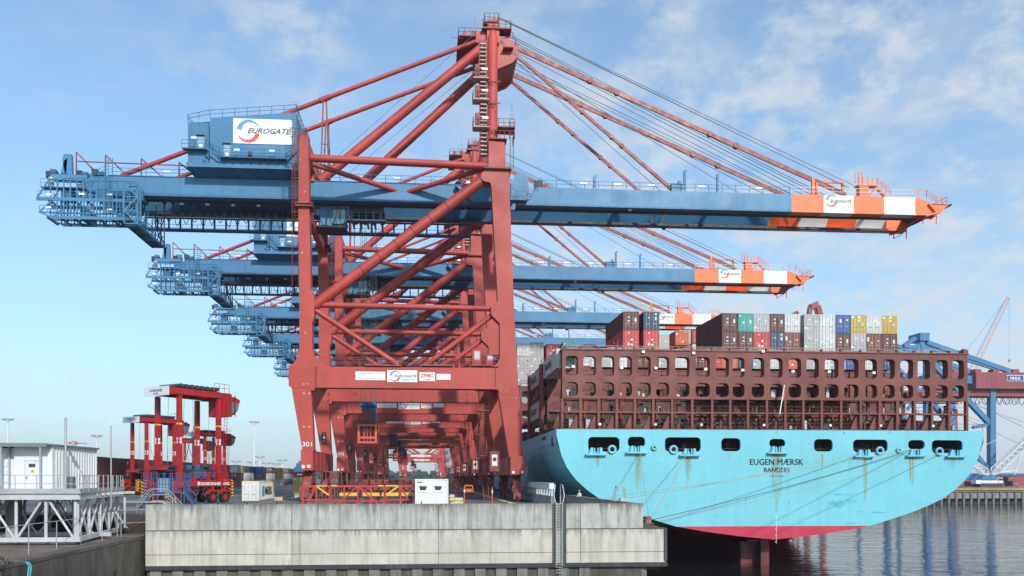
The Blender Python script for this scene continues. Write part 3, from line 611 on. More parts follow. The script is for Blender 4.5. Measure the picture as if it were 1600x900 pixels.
    x = q(173,300,GN-1.8)[0]
    for s_ in (-.8, -.3, .3): b.bar((x+s_, GN-1.9, GB-3.6), (x+s_, GN-1.9, GT+1.9), .09, .09)
    for k in range(20): b.bar((x-.8, GN-1.9, GB-3.4+k*.42), (x+.3, GN-1.9, GB-3.4+k*.42), .05, .05)
    b.build('stair_tower', BLU, root)
    b = MB()                                                 # service bridge crossing below both girders
    xa, xb = q(197,350,GN-2)[0], q(217,350,GN-2)[0]; z0 = q(200,348,GN-2)[1]; y0_, y1_ = GN-2, GF+1.5
    for k in range(34): b.box(xa, xb, y0_+k*(y1_-y0_)/34, y0_+(k+.45)*(y1_-y0_)/34, z0-.08, z0, 0)
    for k in range(11): yy = y0_+(y1_-y0_)*k/10; b.box(xa-.1, xb+.1, yy-.08, yy+.08, z0-.42, z0-.12, 0)
    for x in (xa, xb): b.bar((x, y0_, z0-.35), (x, y1_, z0-.35), .16, .3); b.rail([(x, y0_, z0), (x, y1_, z0)], 1.2, 1.1, .045)
    xe = q(243,340,y1_)[0]
    for yy in (y1_-1.6, y1_):
        b.bar((xb, yy, z0), (xe, yy, z0), .15, .25); b.bar((xe, yy, z0), (xe, yy, GB), .14, .14); b.bar((xb, yy, z0), (xb, yy, GB), .14, .14); b.bar((xb, yy, z0), (xe, yy, GB-.5), .1, .12); b.bar((xb, yy, GB-.5), (xe, yy, z0), .1, .12)
    b.build('service_gantry', BLUD, root)
    b = MB(); x0 = q(94,270,GN)[0]; x1 = q(113,270,GN)[0]; xm_ = q(101,241,GN)[0]; z1 = q(101,240,GN)[1]
    for yy in (GN+.1, GF):
        b = MB()
        b.prism([(x0-.1, GT-.1), (x0+.8, GT-.1), (xm_+.35, z1-.6), (xm_-.15, z1-1.0)], yy, yy+.7); b.prism([(x1-1.1, GT-.1), (x1-.1, GT-.1), (xm_+.9, z1), (xm_-.1, z1), (xm_-.4, z1-.7)], yy, yy+.7)
        b.box(x0+.4, x1-.4, yy+.1, yy+.6, GT+.9, GT+1.4); b.box(x0-1.2, x1+2.2, yy-.4, yy+1.4, GT-.7, GT-.1, 0); b.build('rope_sheave_stand', BLU, root)
    b = MB()
    for k, (dx, s_) in enumerate(((-2.0,.7),(-1.4,1.0),(-1.2,.6),(.2,.5),(2.4,.9),(3.2,.7),(4.6,1.2),(5.6,.8))): b.box(x0+dx, x0+dx+.8, GN-.2, GN+.8, GT-.6 if dx < 0 else GT, GT-.3+s_, 1+(k % 2))
    b.tube((x0-1.0, GN-.7, GT-2.2), (x0-1.0, GN-.7, GT-.8), .4, 12, 3)
    b.rail([(x0-2.4, GN-1, GT-2.2), (x0-1, GN-1, GT-2.2), (x0+4, GN-1, GT-1.8), (x0+7, GN-1, GT+.1)], 1.1, 1.2, .04); b.box(x0-2.4, x0+4, GN-1, GN+.2, GT-2.35, GT-2.2, 2)
    b.build('winch_platform', [BLU, DRK, BLUD, GALV], root)
    b = MB()
    for yy in (GN+.5, GF+.7):
        for px, h_ in ((117,3.6),(163,3.3),(219,2.9),(278,2.5)):
            x = q(px,270,GN)[0]; b.bar((x, yy, GT+.1), (x, yy, GT+h_), .15, .15); b.bar((x, yy, GT+h_), (x+3.2, yy+1.4, GT+.2), .13, .18)
        b.bar((q(119,265,GN)[0], yy, GT+2.2), (q(287,270,GN)[0], yy, GT+2.0), .12, .16)
    b.build('festoon_rack', REDD, root)
    # ---- festoon girder hanging below, cables, trolley, cab -------------------------------------------
    y = GF+GW+.9
    b = MB(); xa, xb = q(228,350,y)[0], q(735,350,y)[0]; zt, zb = GB-1.4, q(250,357,y)[1]-.1
    for yy in (y,):
        b.bar((xa, yy, zb), (xb, yy, zb), .25, .3, 0); b.bar((xa, yy+1.0, zb), (xb, yy+1.0, zb), .15, .2)
        n = 29
        for k in range(n+1):
            x = xa+(xb-xa)*k/n; b.bar((x, yy, zb), (x, yy, GB-.2), .16, .26)
            if k % 2: b.bar((x, yy, zb+.1), (x, yy+1.0, zb+.1), .1, .1)
        b.rail([(xa, yy+.9, zb), (xb, yy+.9, zb)], 1.1, 2.6, .035)
    b.bar((xa, y, GB-.25), (xb, y, GB-.25), .3, .22)
    b.build('festoon_walkway', BLUD, root)
    b = MB(); n = 15; fx = [q(236,320,GN)[0]+(q(440,320,GN)[0]-q(236,320,GN)[0])*((k/n)**1.0) for k in range(n+1)]
    for k in range(n):
        b = MB(); a, c = fx[k], fx[k+1]; yy = GN+GW+.8; pts = []
        for j in range(11):
            t = j/10; pts.append((a+(c-a)*t, yy, GB-.6-3.1*(1-(2*t-1)**2)**.8 + .35*math.sin(k*2.1)*(1-(2*t-1)**2)))
        b.path(pts, .06, 5)
        b.box(a-.25, a+.25, yy-.12, yy+.12, GB-.75, GB-.35, 1 if k % 3 else 2); b.build('festoon_cable', [BLK, DRK, LITM], root)
    for (px0, dx, dep) in ((497,1.6,3.2),(512,1.4,2.9),(528,1.5,3.3),(541,1.2,2.4)):
        b = MB(); a = q(px0,320,GN)[0]; b.path([(a+dx*j/8, GN+.4, GB-.8-dep*(1-(2*j/8-1)**2)**.7) for j in range(9)], .06, 5); b.build('festoon_cable', BLK, root)
    tr = MB(); xa, xb = q(543,330,GN)[0], q(598,330,GN)[0]
    tr.box(xa, xb, GN+GW+.7, GF-.7, GB-1.3, GB-.1, 0)
    for k in range(5): x = xa+.4+k*(xb-xa-.8)/4; tr.box(x-.12, x+.12, GN+GW+.6, GF-.6, GB-2.3, GB-1.2, 1)
    for k in range(4): tr.tube((xa+.8+k*1.4, GN+3.5, GB-1.5), (xa+.8+k*1.4, GF-2, GB-1.5), .5, 12, 0)
    tr.box(xa-.5, xb+.4, GN+GW+.5, GN+GW+1.6, GB-2.6, GB-2.4, 1); tr.rail([(xa-.5, GN+GW+.5, GB-2.4), (xb+.4, GN+GW+.5, GB-2.4)], 1, 1, .04, 1)
    T = tr.build('trolley', [DRK, BLUD], root)
    b = MB(); ca = q(500,330,GN+2)[0]; cb_ = q(541,330,GN+2)[0]; cz0 = q(520,352,GN+2)[1]; cz1 = q(520,320,GN+2)[1]; cy0, cy1 = GN+1.9, GN+5.2
    b.box(ca, ca+1.9, cy0, cy1, cz0, cz1, 0); b.prism([(ca+1.9, cz0+.2), (cb_-.7, cz0+.2), (cb_, cz0+.6), (cb_, cz0+.9), (ca+1.9, cz0+.9)], cy0, cy1, m=0); b.box(ca+1.9, cb_, cy0, cy1, cz1-.5, cz1-.2, 0)
    b.box(ca+1.9, ca+2.05, cy0, cy0+.12, cz0+.9, cz1-.5, 0); b.box(ca+3.1, ca+3.22, cy0, cy0+.12, cz0+.9, cz1-.5, 0); b.box(cb_-.12, cb_, cy0, cy0+.12, cz0+.9, cz1-.5, 0)
    b.box(ca-1.9, cb_, cy0-.1, cy1+.1, cz0-.35, cz0-.05, 1); b.prism([(ca+.2, cz1), (ca+1.6, cz1), (ca+1.3, GB-.4), (ca+.5, GB-.4)], cy0+.3, cy1-.3, m=0); b.box(ca-1.9, cb_, cy0+.2, cy0+.4, GB-.9, GB-.5, 1)
    C_ = b.build('operator_cab', [BLU, DRK], root)
    b = MB(); b.box(ca+2.05, cb_-.05, cy0+.05, cy1-.1, cz0+.9, cz1-.5); b.build('window', GLS, C_)
    # ---- spreader under the portal ------------------------------------------------------------------------
    yc = 11.6; b = MB(); s0, s1 = q(563,690,yc)[0], q(589,690,yc)[0]; zc0, zc1 = q(575,694,yc)[1], q(575,665,yc)[1]
    for yy in (yc-3, yc+3):
        for xx in (s0, s1): b.box(xx-.16, xx+.16, yy-.16, yy+.16, zc0, zc1, 0)
        for z_ in (zc0+.15, zc0+.9, zc1-.15): b.bar((s0, yy, z_), (s1, yy, z_), .25, .3, 0)
        for f_ in (.3, .5, .7): b.bar((s0+(s1-s0)*f_, yy, zc0+.1), (s0+(s1-s0)*f_, yy, zc1), .12, .12, 0)
    for xx in (s0, s1):
        for z_ in (zc0+.15, zc1-.15): b.bar((xx, yc-3, z_), (xx, yc+3, z_), .25, .35, 0)
        for k in range(4): b.bar((xx, yc-2+k*1.3, zc0), (xx, yc-2+k*1.3, zc1), .14, .14, 0)
    b.box(s0+.2, s1-.2, yc-2.8, yc+2.8, zc1-.4, zc1-.2, 2)
    b.box(s0+.1, s1-.1, yc-3.1, yc-2.9, zc1, zc1+.6, 2); b.box(s0+.5, s1-.5, yc-2.6, yc+2.6, zc1+.1, zc1+1.9, 1)
    for xx in (s0-.05, s1+.05): b.box(xx-.05, xx+.05, yc-3.2, yc-3.1, zc1-1.5, zc1, 3)
    SP = b.build('spreader', [LRED, REDD, DRK, YEL], root)
    b = MB(); b.box(s0+.35, s1-.35, yc-1.6, yc+1.6, zc1+2.1, zc1+2.9); b.box(s0+.1, s1-.1, yc-1.9, yc+1.9, zc1+3.0, zc1+3.6)
    for xx in (s0+.5, (s0+s1)/2, s1-.5): b.tube((xx-.1, yc-1.7, zc1+3.2), (xx+.1, yc-1.7, zc1+3.2), .45, 12)
    b.prism([(s0+.6, zc1+1.7), (s1-.6, zc1+1.7), (s1-.3, zc1+3.0), (s0+.3, zc1+3.0)], yc-1.3, yc+1.3); b.box(s1-.5, s1-.1, yc-1.5, yc+1.2, zc1+.2, zc1+2.5)
    b.build('head_block', mat('head block blue', (.03,.13,.30), .5, .25, .8, streak=.3), SP)
    b = MB()
    for xx, yy in ((s0+.2,yc-1.6),(s0+.8,yc-1.6),(s1-.9,yc-1.6),(s1-.2,yc-1.6),(s0+.2,yc+1.6),(s0+.8,yc+1.6),(s1-.8,yc+1.6),(s1-.2,yc+1.6)): b.path([(xx, yy, zc1+3.4), (xx, yy, GB-1.2)], .03)
    b.build('hoist_rope', ROPE, root)
    # near-side upper leg cross link and small hut on the portal beam
    b = MB(); x = q(740,560,2.5)[0]; b.box(x-.2, x+1.1, 2.3, 3.9, 20.3, 22.7, 0); b.box(x+1.9, x+4.6, 2.3, 3.9, 20.3, 21.9, 0); b.box(x+.1, x+.9, 2.26, 2.3, 21.1, 22.4, 1); b.box(x+2.1, x+4.3, 2.26, 2.3, 21.1, 21.7, 1); b.box(x-.6, x+6, 2.1, 4, 20.2, 20.3, 2)
    b.rail([(x+3.4, 2.1, 20.3), (x+5.6, 2.1, 20.3), (x+5.6, 2.1, 23.4)], 1.1, 1, .04, 2)
    b.build('electric_hut', [RED, PGREY, REDD], root)
    return root
crane = make_crane()
def number(root, s_):
    b = MB(); c = v3(480, 694, 0); letter(b, s_, (c.x, -.0, c.z), 1.35, .68, bold=.01, th=.03); return b.build('numbering', PANEL, root)
WORDS = ['nearest', 'second', 'third', 'fourth', 'fifth', 'sixth']
for i, dy in enumerate((46.2, 93, 133, 184, 216, 430, 560)):
    c = copy_tree(crane, None, ('spreader',) if i in (0,) else ())
    c.location.y = Y1+dy
    if i < 5:
        c['label'] = WORDS[i+1]+' gantry crane along the quay from the camera' + (', numbered %d on its leg' % (302+i) if i < 2 else ', mostly behind the cranes before it')
        number(c, str(302+i))
    else: c['label'] = ('red gantry crane far off, framed by the opening of the portal tunnel', 'most distant gantry crane, smallest portal seen through the tunnel of crane legs')[i-5]
number(crane, '301')
for d in (0, 1, 2):
    pass
# ================================================================== quay, water, far shore
WZ = -8.6; YW = 72.0
def struct(b, name, m): o = b.build(name, m); o['kind'] = 'structure'; return o
ASPH = mat('quay asphalt', (.115,.118,.122), .85, .22, .05, streak=0, bump=.3, bscale=6)
CONC = mat('pale weathered concrete', (.43,.42,.39), .85, .2, .5, streak=.55, scol=(.15,.14,.12), sscale=2.6, rust=.3, rcol=(.2,.13,.07), bump=.35, bscale=4, lo=.44, hi=.64, top=(1.14, 1.5, (.085,.08,.07)))
CONL = mat('cream concrete', (.52,.49,.43), .85, .14, .4, streak=.5, scol=(.19,.17,.13), sscale=2.0, rust=.5, rcol=(.22,.15,.08), bump=.3, bscale=5, lo=.47, hi=.70, top=(-1.1, 1.3, (.13,.12,.10)))
COND = mat('dark wet concrete', (.10,.09,.075), .8, .4, .5, streak=.8, scol=(.03,.028,.02), sscale=.9, rust=.5, rcol=(.22,.2,.16), bump=.5, bscale=3, lo=.4, hi=.7)
PILE = mat('pile concrete', (.17,.16,.145), .85, .35, .7, streak=.7, scol=(.04,.035,.03), sscale=1.5, bump=.4, bscale=5)
def water_mat():
    m = bpy.data.materials.new('harbour water'); m.use_nodes = True; n = m.node_tree; b = n.nodes['Principled BSDF']; A = n.nodes.new; L = n.links.new
    b.inputs['Base Color'].default_value = (.010,.011,.010,1); b.inputs['Roughness'].default_value = .03; b.inputs['IOR'].default_value = 1.33; b.inputs['Specular IOR Level'].default_value = .5
    t = A('ShaderNodeTexCoord'); last = None
    for sc, st_, ds, wx in ((.22,.34,.30,1),(.9,.30,.05,.6),(.04,.3,.6,1)):
        mp = A('ShaderNodeMapping'); L(t.outputs['Object'], mp.inputs[0]); mp.inputs['Scale'].default_value = (wx*.7, 1.5, 1); mp.inputs['Rotation'].default_value = (0,0,.12)
        q_ = A('ShaderNodeTexNoise'); L(mp.outputs[0], q_.inputs[0]); q_.inputs['Scale'].default_value = sc; q_.inputs['Detail'].default_value = 4; q_.inputs['Roughness'].default_value = .55; q_.inputs['Distortion'].default_value = .6
        bp = A('ShaderNodeBump'); bp.inputs['Strength'].default_value = st_; bp.inputs['Distance'].default_value = ds; L(q_.outputs['Fac'], bp.inputs['Height'])
        if last: L(last, bp.inputs['Normal'])
        last = bp.outputs[0]
    L(last, b.inputs['Normal']); return m
b = MB(); b.add([(-4000,-300,WZ),(9000,-300,WZ),(9000,12000,WZ),(-4000,12000,WZ)], [(0,1,2,3)]); struct(b, 'water', water_mat())
XL = PX(227, YW); XR_ = PX(1005, YW); XR2 = PX(1040, YW); QX = 16.6
b = MB()
b.prism([(XL, YW+.6), (XR_-.02, YW+.6), (XR_-.02, 115), (QX, 119), (QX, 2500), (-900, 2500), (-900, 77.6), (-60, 77.6), (-60, 78), (XL, 78)], 0, -1.0, 'z'); struct(b, 'quay_ground', ASPH)
# crane road: yellow kerb band, rails, painted lines
b = MB()
for x in (q(805,742)[0]+.05, q(481,735)[0]): b.box(x-.07, x+.07, YW+1, 900, .004, .05)
struct(b, 'crane_rails', mat('worn rail steel', (.20,.17,.15), .4, .3, 1, metal=.6))
b = MB(); b.box(10.9, 11.6, 100, 900, 0.0, .14); struct(b, 'yellow_kerb', mat('faded yellow concrete', (.58,.48,.24), .8, .2, .5, streak=.3))
b = MB()
for k, (x0, x1, y0, y1) in enumerate(((-22.6,-22.45,95,600),(4.0,4.15,95,600),(-45,-44.85,90,400))): b.box(x0, x1, y0, y1, .004, .008)
for k in range(24): b.box(-62, -26, 128+k*12, 128.15+k*12, .004, .008)
struct(b, 'road_markings', mat('worn marking paint', (.55,.54,.50), .8, .2, 1))
b = MB()
for k in range(6): b.box(-64+k*1.3, -26, 100+k*37, 112+k*37, .0035, .006)
struct(b, 'asphalt_patches', mat('older asphalt', (.075,.075,.078), .9, .3, .2))
# front wall of the quay: panels with open joints before a dark backing
def zpx(py, Y=YW): return P(800, py, Y).z
wall = thing('quay_wall', 'long pale weathered concrete quay wall in the foreground with dark seams', 'wall', ((XL+XR_)/2, YW, 0))
def wq(x): return x-(XL+XR_)/2
xs = [PX(p, YW) for p in (227, 456, 685, 863.5, 884.5, 907, 1005)]
b = MB(); b.box(wq(XL+.1), wq(XR_-.1), .12, .6, WZ-1, zpx(787)-.1); b.build('backing', COND, wall)
for a, c in ((0,1),(1,2),(2,3),(4,5),(5,6)):
    j0 = .02; b = MB(); b.box(wq(xs[a]+j0), wq(xs[c]-j0), 0, .55, zpx(826.2), zpx(787)); b.build('upper_panel', CONC, wall)
xs2 = [PX(p, YW) for p in (227, 456, 685, 863.5, 884.5, 907, 1005, 1040)]
for a, c in ((0,1),(1,2),(2,3),(4,5),(5,7)):
    b = MB(); b.box(wq(xs2[a]+.02), wq(xs2[c]-.02), 0, .6, zpx(863), zpx(827.4)); b.box(wq(xs2[a]+.02), wq(xs2[c]-.02), 0, .6, zpx(880), zpx(863.8)); b.build('lower_panel', CONL, wall)
b = MB(); b.box(wq(xs[3]), wq(xs[3]+.25), -.1, .5, zpx(880), zpx(788)); b.box(wq(xs[4]-.35), wq(xs[4]), -.1, .5, zpx(880), zpx(788)); b.box(wq(xs2[7]-.15), wq(xs2[7]+.12), -.1, .7, zpx(878), zpx(826)); b.box(wq(xs[6]), wq(xs2[7]), -.04, .7, zpx(827.3), zpx(825.6)); b.build('edge_protection', mat('edge strip', (.045,.05,.055), .6, .3, 1, streak=.3, scol=(.2,.2,.2)), wall)
b = MB(); b.box(wq(xs[3]+.27), wq(xs[4]-.37), .05, .5, zpx(884), zpx(788)); b.build('ladder_recess', CONL, wall)
b = MB(); b.box(wq(XL+.1), wq(XR2+.12), -.22, .3, zpx(886.5), zpx(880)); b.build('fender_beam', mat('fender beam', (.030,.034,.038), .5, .3, .6, streak=.25, scol=(.15,.15,.15)), wall)
b = MB(); k = 0; x = XL+.4
rng = random.Random(5)
while x < PX(935, YW):
    b.box(wq(x), wq(x+.95), -.05, .3, WZ-2, zpx(886)); x += 1.9
b.build('sheet_pile', PILE, wall)
b = MB()
for px in (948, 971, 1001): x = PX(px, YW+.6); b.tube((wq(x), .8, WZ-2), (wq(x), .8, zpx(886)), .62, 16)
b.build('pile', PILE, wall)
b = MB(); rs = random.Random(3)
for k in range(34):
    x = XL+1+k*(XR_-XL-2)/33
    if k % 2 == 0: b.box(wq(x-.05), wq(x+.05), .1, .2, zpx(787), zpx(787)+.22)
    b.tube((wq(x), -.02, zpx(813.5)), (wq(x), .02, zpx(813.5)), .035, 8)
b.build('anchor_stub', DRK, wall)
b = MB()                                               # cast body of the pier head behind the wall
b.prism([(wq(XR_), .6), (wq(XR2), .6), (wq(XR2), 26), (wq(XR_), 26)], zpx(827)-.3-2.9+2, zpx(827.5), 'z')
b.prism([(wq(XL+.3), .7), (wq(XR2-.4), .7), (wq(XR2-1.2), 44), (wq(XL+.3), 44)], -5.0, -1.02, 'z')
b.build('pier_body', COND, wall)
b = MB()
for px in (-.22, .22):
    x = (xs[3]+xs[4])/2+px*1.35-.05; b.tube((wq(x), -.25, zpx(884)), (wq(x), -.25, zpx(787)), .05, 6)
for k in range(26): z = zpx(787)-.25*k; b.tube((wq((xs[3]+xs[4])/2-.35), -.25, z), (wq((xs[3]+xs[4])/2+.25), -.25, z), .03, 4)
for s_ in (-.35, .25):
    x = (xs[3]+xs[4])/2+s_; sg = -1 if s_ < 0 else 1
    b.path([(wq(x), -.25, zpx(787)), (wq(x+sg*.18), -.15, zpx(775)), (wq(x+sg*.05), .1, zpx(758)), (wq(x+sg*.02-.1*sg), .5, zpx(757)), (wq(x+sg*.1-.1*sg), .9, zpx(775)), (wq(x+sg*.1-.1*sg), .9, zpx(787))], .05, 6)
b.build('ladder', GALV, wall)
# parapet running back from the corner
b = MB(); b.box(XR_-.62, XR_, YW+.6, 92, 0.002, zpx(787)-.02); b.box(XR_-.62, XR_, 92.05, 114.5, 0.002, zpx(787)-.02); pw = b.build('parapet_wall', CONC); tag(pw, 'low concrete parapet running back from the quay corner towards the ship', 'parapet')
t = thing('ladder_hoop', 'pale tubular grab hoop on top of the quay corner', 'grab rail', (PX(970, 80), 80, zpx(787)))
b = MB()
for dy in (0, .7): b.path([(-.55,dy,-.2),(-.5,dy,.9),(-.35,dy,1.45),(.3,dy,1.5),(.5,dy,.9),(.6,dy,-.2)], .05, 6)
b.path([(-.35,0,1.45),(-.35,.7,1.45)], .05, 6); b.path([(.3,0,1.5),(.3,.7,1.5)], .05, 6); b.box(-.1,.75,-.3,.3,-.02,.28); b.build('hoop', GALV, t)
# white louvred barrier
b = MB(); lv = thing('louvred_barrier', 'row of pale steel posts with louvres on top beside the ship', 'barrier', (15.6, 98, 0))
for k in range(15):
    b = MB(); y = k*2.2; b.box(-.12, .12, y, y+.22, 0, 2.1); b.prism([(y-.05, 2.05), (y+.3, 2.05), (y+.1, 1.5)], -.14, .14, 'x'); b.build('post', PGREY, lv); b = MB()
b.box(-.06, .06, 0, 31.2, 0, 1.2); b.build('infill', CONC, lv)
b = MB()
for k in range(44): y = k*.715; b.box(-.35, .25, y, y+.12, 2.1, 2.78)
b.box(-.36,.26,0,31.4,2.74,2.82); b.build('louvre', mat('pale louvre', (.70,.74,.78), .5, .06), lv)
# ------------------------------------------------------------------ left: lower terrace and its dark wall
LZ = -1.72; cx_ = PX(217, YW)
b = MB(); b.prism([(-400, 20), (cx_-.2-0.0, 20), (cx_-.2, 77.5), (-400, 77.5)], LZ-.6, LZ, 'z'); struct(b, 'lower_terrace', mat('rust brown paving', (.16,.12,.095), .9, .35, .4, streak=0, bump=.4, bscale=3, rust=.4))
b = MB(); b.box(cx_-1.2, cx_, 49, YW+2, WZ-1, LZ-.25); b.box(cx_-1.3, cx_+.03, 49, YW, LZ-.22, LZ+.02, 1)
tw = b.build('terrace_wall', [COND, mat('dark coping', (.10,.085,.07), .8, .3, .6)]); tag(tw, 'dark stained concrete retaining wall under the lower terrace at left', 'retaining wall')
b = MB(); b.box(cx_-.02, cx_+.12, 66, 66.6, -4.6, -4.0); o = b.build('wall_port', DRK, tw)
b = MB(); b.box(cx_-1.0, cx_+.15, 47.9, 48.9, WZ-1, LZ-.35); b.box(cx_-3.6, cx_-1.4, 46, 48.8, WZ-1, LZ-.6); b.build('pier_stub', mat('rough concrete', (.24,.22,.19), .9, .3, 1, streak=.5), tw)
b = MB(); b.box(-90, XL-.05, 77.0, 77.58, LZ-3, -.02); bw = b.build('rear_wall', mat('rusted sheet piling', (.05,.032,.026), .8, .4, .5, streak=.5)); tag(bw, 'dark rusty sheet pile wall behind the white trestle', 'retaining wall')
# ------------------------------------------------------------------ far quay on the right, woods on the horizon
b = MB(); FY = 352.0
b.box(95, 900, FY, 1500, -6.2, -1.2); struct(b, 'far_quay_ground', mat('far quay concrete', (.22,.21,.20), .9, .25, .1))
b = MB(); fq = thing('far_quay_wall', 'far quay wall on dark piles across the water at right', 'wall', (200, FY, 0))
b.box(-105, 600, -.6, 0, -3.2, -.9); b.build('quay_face', mat('far wall face', (.15,.14,.13), .85, .3, .2, streak=.5), fq)
b = MB(); b.box(-60, 300, -1.0, -.62, -2.3, -1.5); b.build('yellow_fender', mat('ochre fender', (.42,.25,.04), .7, .25, .3), fq)
b = MB()
for k in range(100): b.box(-104+k*3.6, -103+k*3.6, -.5, 0, WZ-1, -3.2)
b.box(-105, 600, 2.5, 3, WZ-1, -3.2, 1); b.build('piles', [PILE, DRK], fq)
def woods(name, x0, x1, y, z0, h, seed, n):
    r = random.Random(seed); b = MB()
    for k in range(n):
        x = r.uniform(x0, x1); yy = y+r.uniform(0, 120); hh = h*r.uniform(.55, 1.0); rr = r.uniform(4, 9); nn = 7
        for lv_ in range(5):
            cx0 = x+r.uniform(-5, 5); cz = z0+hh*(.2+.18*lv_)*r.uniform(.8, 1.1); s_ = rr*r.uniform(.5, .9)
            ph = r.random()*6
            ring = [[(cx0+math.cos(ph+2*math.pi*i/nn)*s_*math.sin(t)*r.uniform(.75,1.2), yy+math.sin(ph+2*math.pi*i/nn)*s_*math.sin(t), cz+s_*math.cos(t)*r.uniform(.7,1.1)) for i in range(nn)] for t in (.5, 1.2, 1.9, 2.6)]
            vs_ = [p for g in ring for p in g]; fs = [(j*nn+i, j*nn+(i+1) % nn, (j+1)*nn+(i+1) % nn, (j+1)*nn+i) for j in range(3) for i in range(nn)]+[tuple(range(nn-1, -1, -1))]
            b.add(vs_, fs)
    o = b.build(name, mat(name+' foliage', (.030,.050,.025), .9, .5, .08)); tag(o, 'distant dark green wood on the horizon', 'wood', kind='stuff')
woods('distant_wood', -420, 260, 1500, -2, 17, 4, 380)
b = MB(); b.add([(-4000,1300,-.9),(90,1300,-.9),(90,9000,-.9),(-4000,9000,-.9)], [(0,1,2,3)]); b.add([(90,1400,-1.1),(7000,1400,-1.1),(7000,9000,-1.1),(90,9000,-1.1)], [(0,1,2,3)]); struct(b, 'far_land', mat('far land', (.08,.09,.06), .9, .3, .01))
# ================================================================== containers
CC = {'maroon': (.105,.028,.026), 'brown': (.17,.055,.042), 'red': (.50,.045,.035), 'orange': (.60,.10,.03), 'grey': (.40,.42,.42), 'pale grey': (.55,.57,.57), 'blue': (.03,.09,.30),
      'navy': (.025,.055,.12), 'teal': (.03,.32,.26), 'yellow': (.50,.36,.07), 'white': (.68,.69,.68), 'ochre': (.33,.22,.04), 'dark green': (.03,.09,.06)}
CM = {k: mat('container '+k, v, .55, .15, .5, streak=.35, scol=tuple(x*.45+.02 for x in v), sscale=1.2, rust=.35, rcol=(.18,.08,.04)) for k, v in CC.items()}
BARM = mat('lock rod steel', (.45,.45,.44), .5, .2, 2); DECAL = mat('decal white', (.75,.75,.74), .5, .05)
CME = {}
def cont_mesh(colour, L_=12.19, H=2.6, W=2.44, fine=True):
    k = (colour, L_, H, fine)
    if k in CME: return CME[k]
    b = MB(); n = int(L_/(.56 if fine else 1.1)); p = L_/n; dp = .04
    b.box(.02, W-.02, .08, L_-.02, .12, H-.03)                       # x across, y along (door at y = 0)
    for sx in (0, 1):                                                # corrugated sides
        for j in range(n-1):
            y = .15+p*j+p*.25; x0, x1 = (-.0, .02) if sx == 0 else (W-.02, W)
            b.box(x0+(.02-dp if sx == 0 else 0), x1+(dp-.02 if sx == 1 else 0), y, y+p*.45, .16, H-.12)
        x0, x1 = (-.03, .1) if sx == 0 else (W-.1, W+.03)
        b.box(x0, x1, 0, L_, 0, .15); b.box(x0, x1, 0, L_, H-.11, H)
        for y0 in (0, L_-.15): b.box(x0-.005, x1+.005, y0-.01, y0+.16, 0, H+.005)
    for y0 in (0, L_-.12): b.box(0, W, y0, y0+.12, 0, .15); b.box(0, W, y0, y0+.12, H-.14, H)
    if fine:
        for j in range(8): x = .2+j*.27; b.box(x, x+.13, L_-.04, L_-.01, .16, H-.14)
    body = b; d = MB()
    for s_ in (0, 1):
        x0 = .12+s_*1.11; d.box(x0, x0+1.09, .01, .05, .17, H-.16, 0)
        if fine:
            for j in range(4): z = .25+j*(H-.45)/4; d.box(x0+.05, x0+1.04, -.005, .012, z+.05, z+(H-.45)/4-.06, 0)
        for rx in (.28, .78): d.tube((x0+rx, -.03, .15), (x0+rx, -.03, H-.15), .028, 5, 1)
        d.box(x0+.2, x0+.86, -.06, -.02, .95, 1.02, 1)
    rs = random.Random(colour)
    for j in range(4): x = rs.choice((.25, .85, 1.35, 1.95)); z = rs.choice((.55, 1.3, 1.6, 1.9, H-.5)); d.box(x-.16, x+.14, -.012, -.006, z, z+rs.uniform(.14, .34), 2)
    r = (body, d); ob = body.build('shipping_container', CM[colour]); me = ob.data; bpy.data.objects.remove(ob)
    od = d.build('door', [CM[colour], BARM, DECAL]); md = od.data; bpy.data.objects.remove(od)
    CME[k] = (me, md); return CME[k]
def container(x, y, z, colour, label, L_=12.19, H=2.6, rz=0, group=None, fine=True, flip=False):
    me, md = cont_mesh(colour, L_, H, fine=fine)
    o = bpy.data.objects.new('shipping_container', me); COL.objects.link(o); o.location = (x, y, z); o.rotation_euler = (0, 0, rz)
    tag(o, label, 'container', group)
    d = bpy.data.objects.new('door', md); COL.objects.link(d); d.parent = o
    return o
# ================================================================== container ship
YS = 105.0
HUL = mat('hull light blue', (.165,.52,.61), .42, .08, .10, streak=.30, scol=(.14,.30,.31), sscale=.9, rust=.10, rcol=(.25,.20,.10), bump=.15, bscale=.5, seam=(9.5,2.7,.03,.35))
HULR = mat('hull antifouling red', (.50,.022,.055), .5, .12, .3, streak=.25, scol=(.55,.12,.14), sscale=.6)
RUSTS = mat('rust run', (.20,.22,.11), .7, .4, 1.5, streak=.5, scol=(.23,.13,.05))
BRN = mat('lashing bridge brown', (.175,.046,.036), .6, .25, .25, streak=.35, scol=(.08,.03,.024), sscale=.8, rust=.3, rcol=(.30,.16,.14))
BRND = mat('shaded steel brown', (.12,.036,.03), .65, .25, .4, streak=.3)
ship = thing('container_ship', 'huge light blue container ship moored stern on, EUGEN MÆRSK RANDERS on its transom', 'container ship', (46.4, YS, 0))
SC = 46.4
xc0 = P(1210, 746, YS).x; SC = xc0; ship.location.x = SC
def zs(py, Y=YS): return P(1210, py, Y).z
ZD = zs(672)
prof = [(672,325),(690,324.5),(702,321),(716,316),(730,310),(742,302),(752,294),(766,279),(780,260),(792,235),(802,210),(812,180),(822,148),(830,105),(838,50),(843,0)]
hw0 = [(zs(y), w_/325*(P(1537,672,YS).x-SC)) for y, w_ in prof]       # transom half widths
HB = hw0[0][1]; ZK = WZ-14
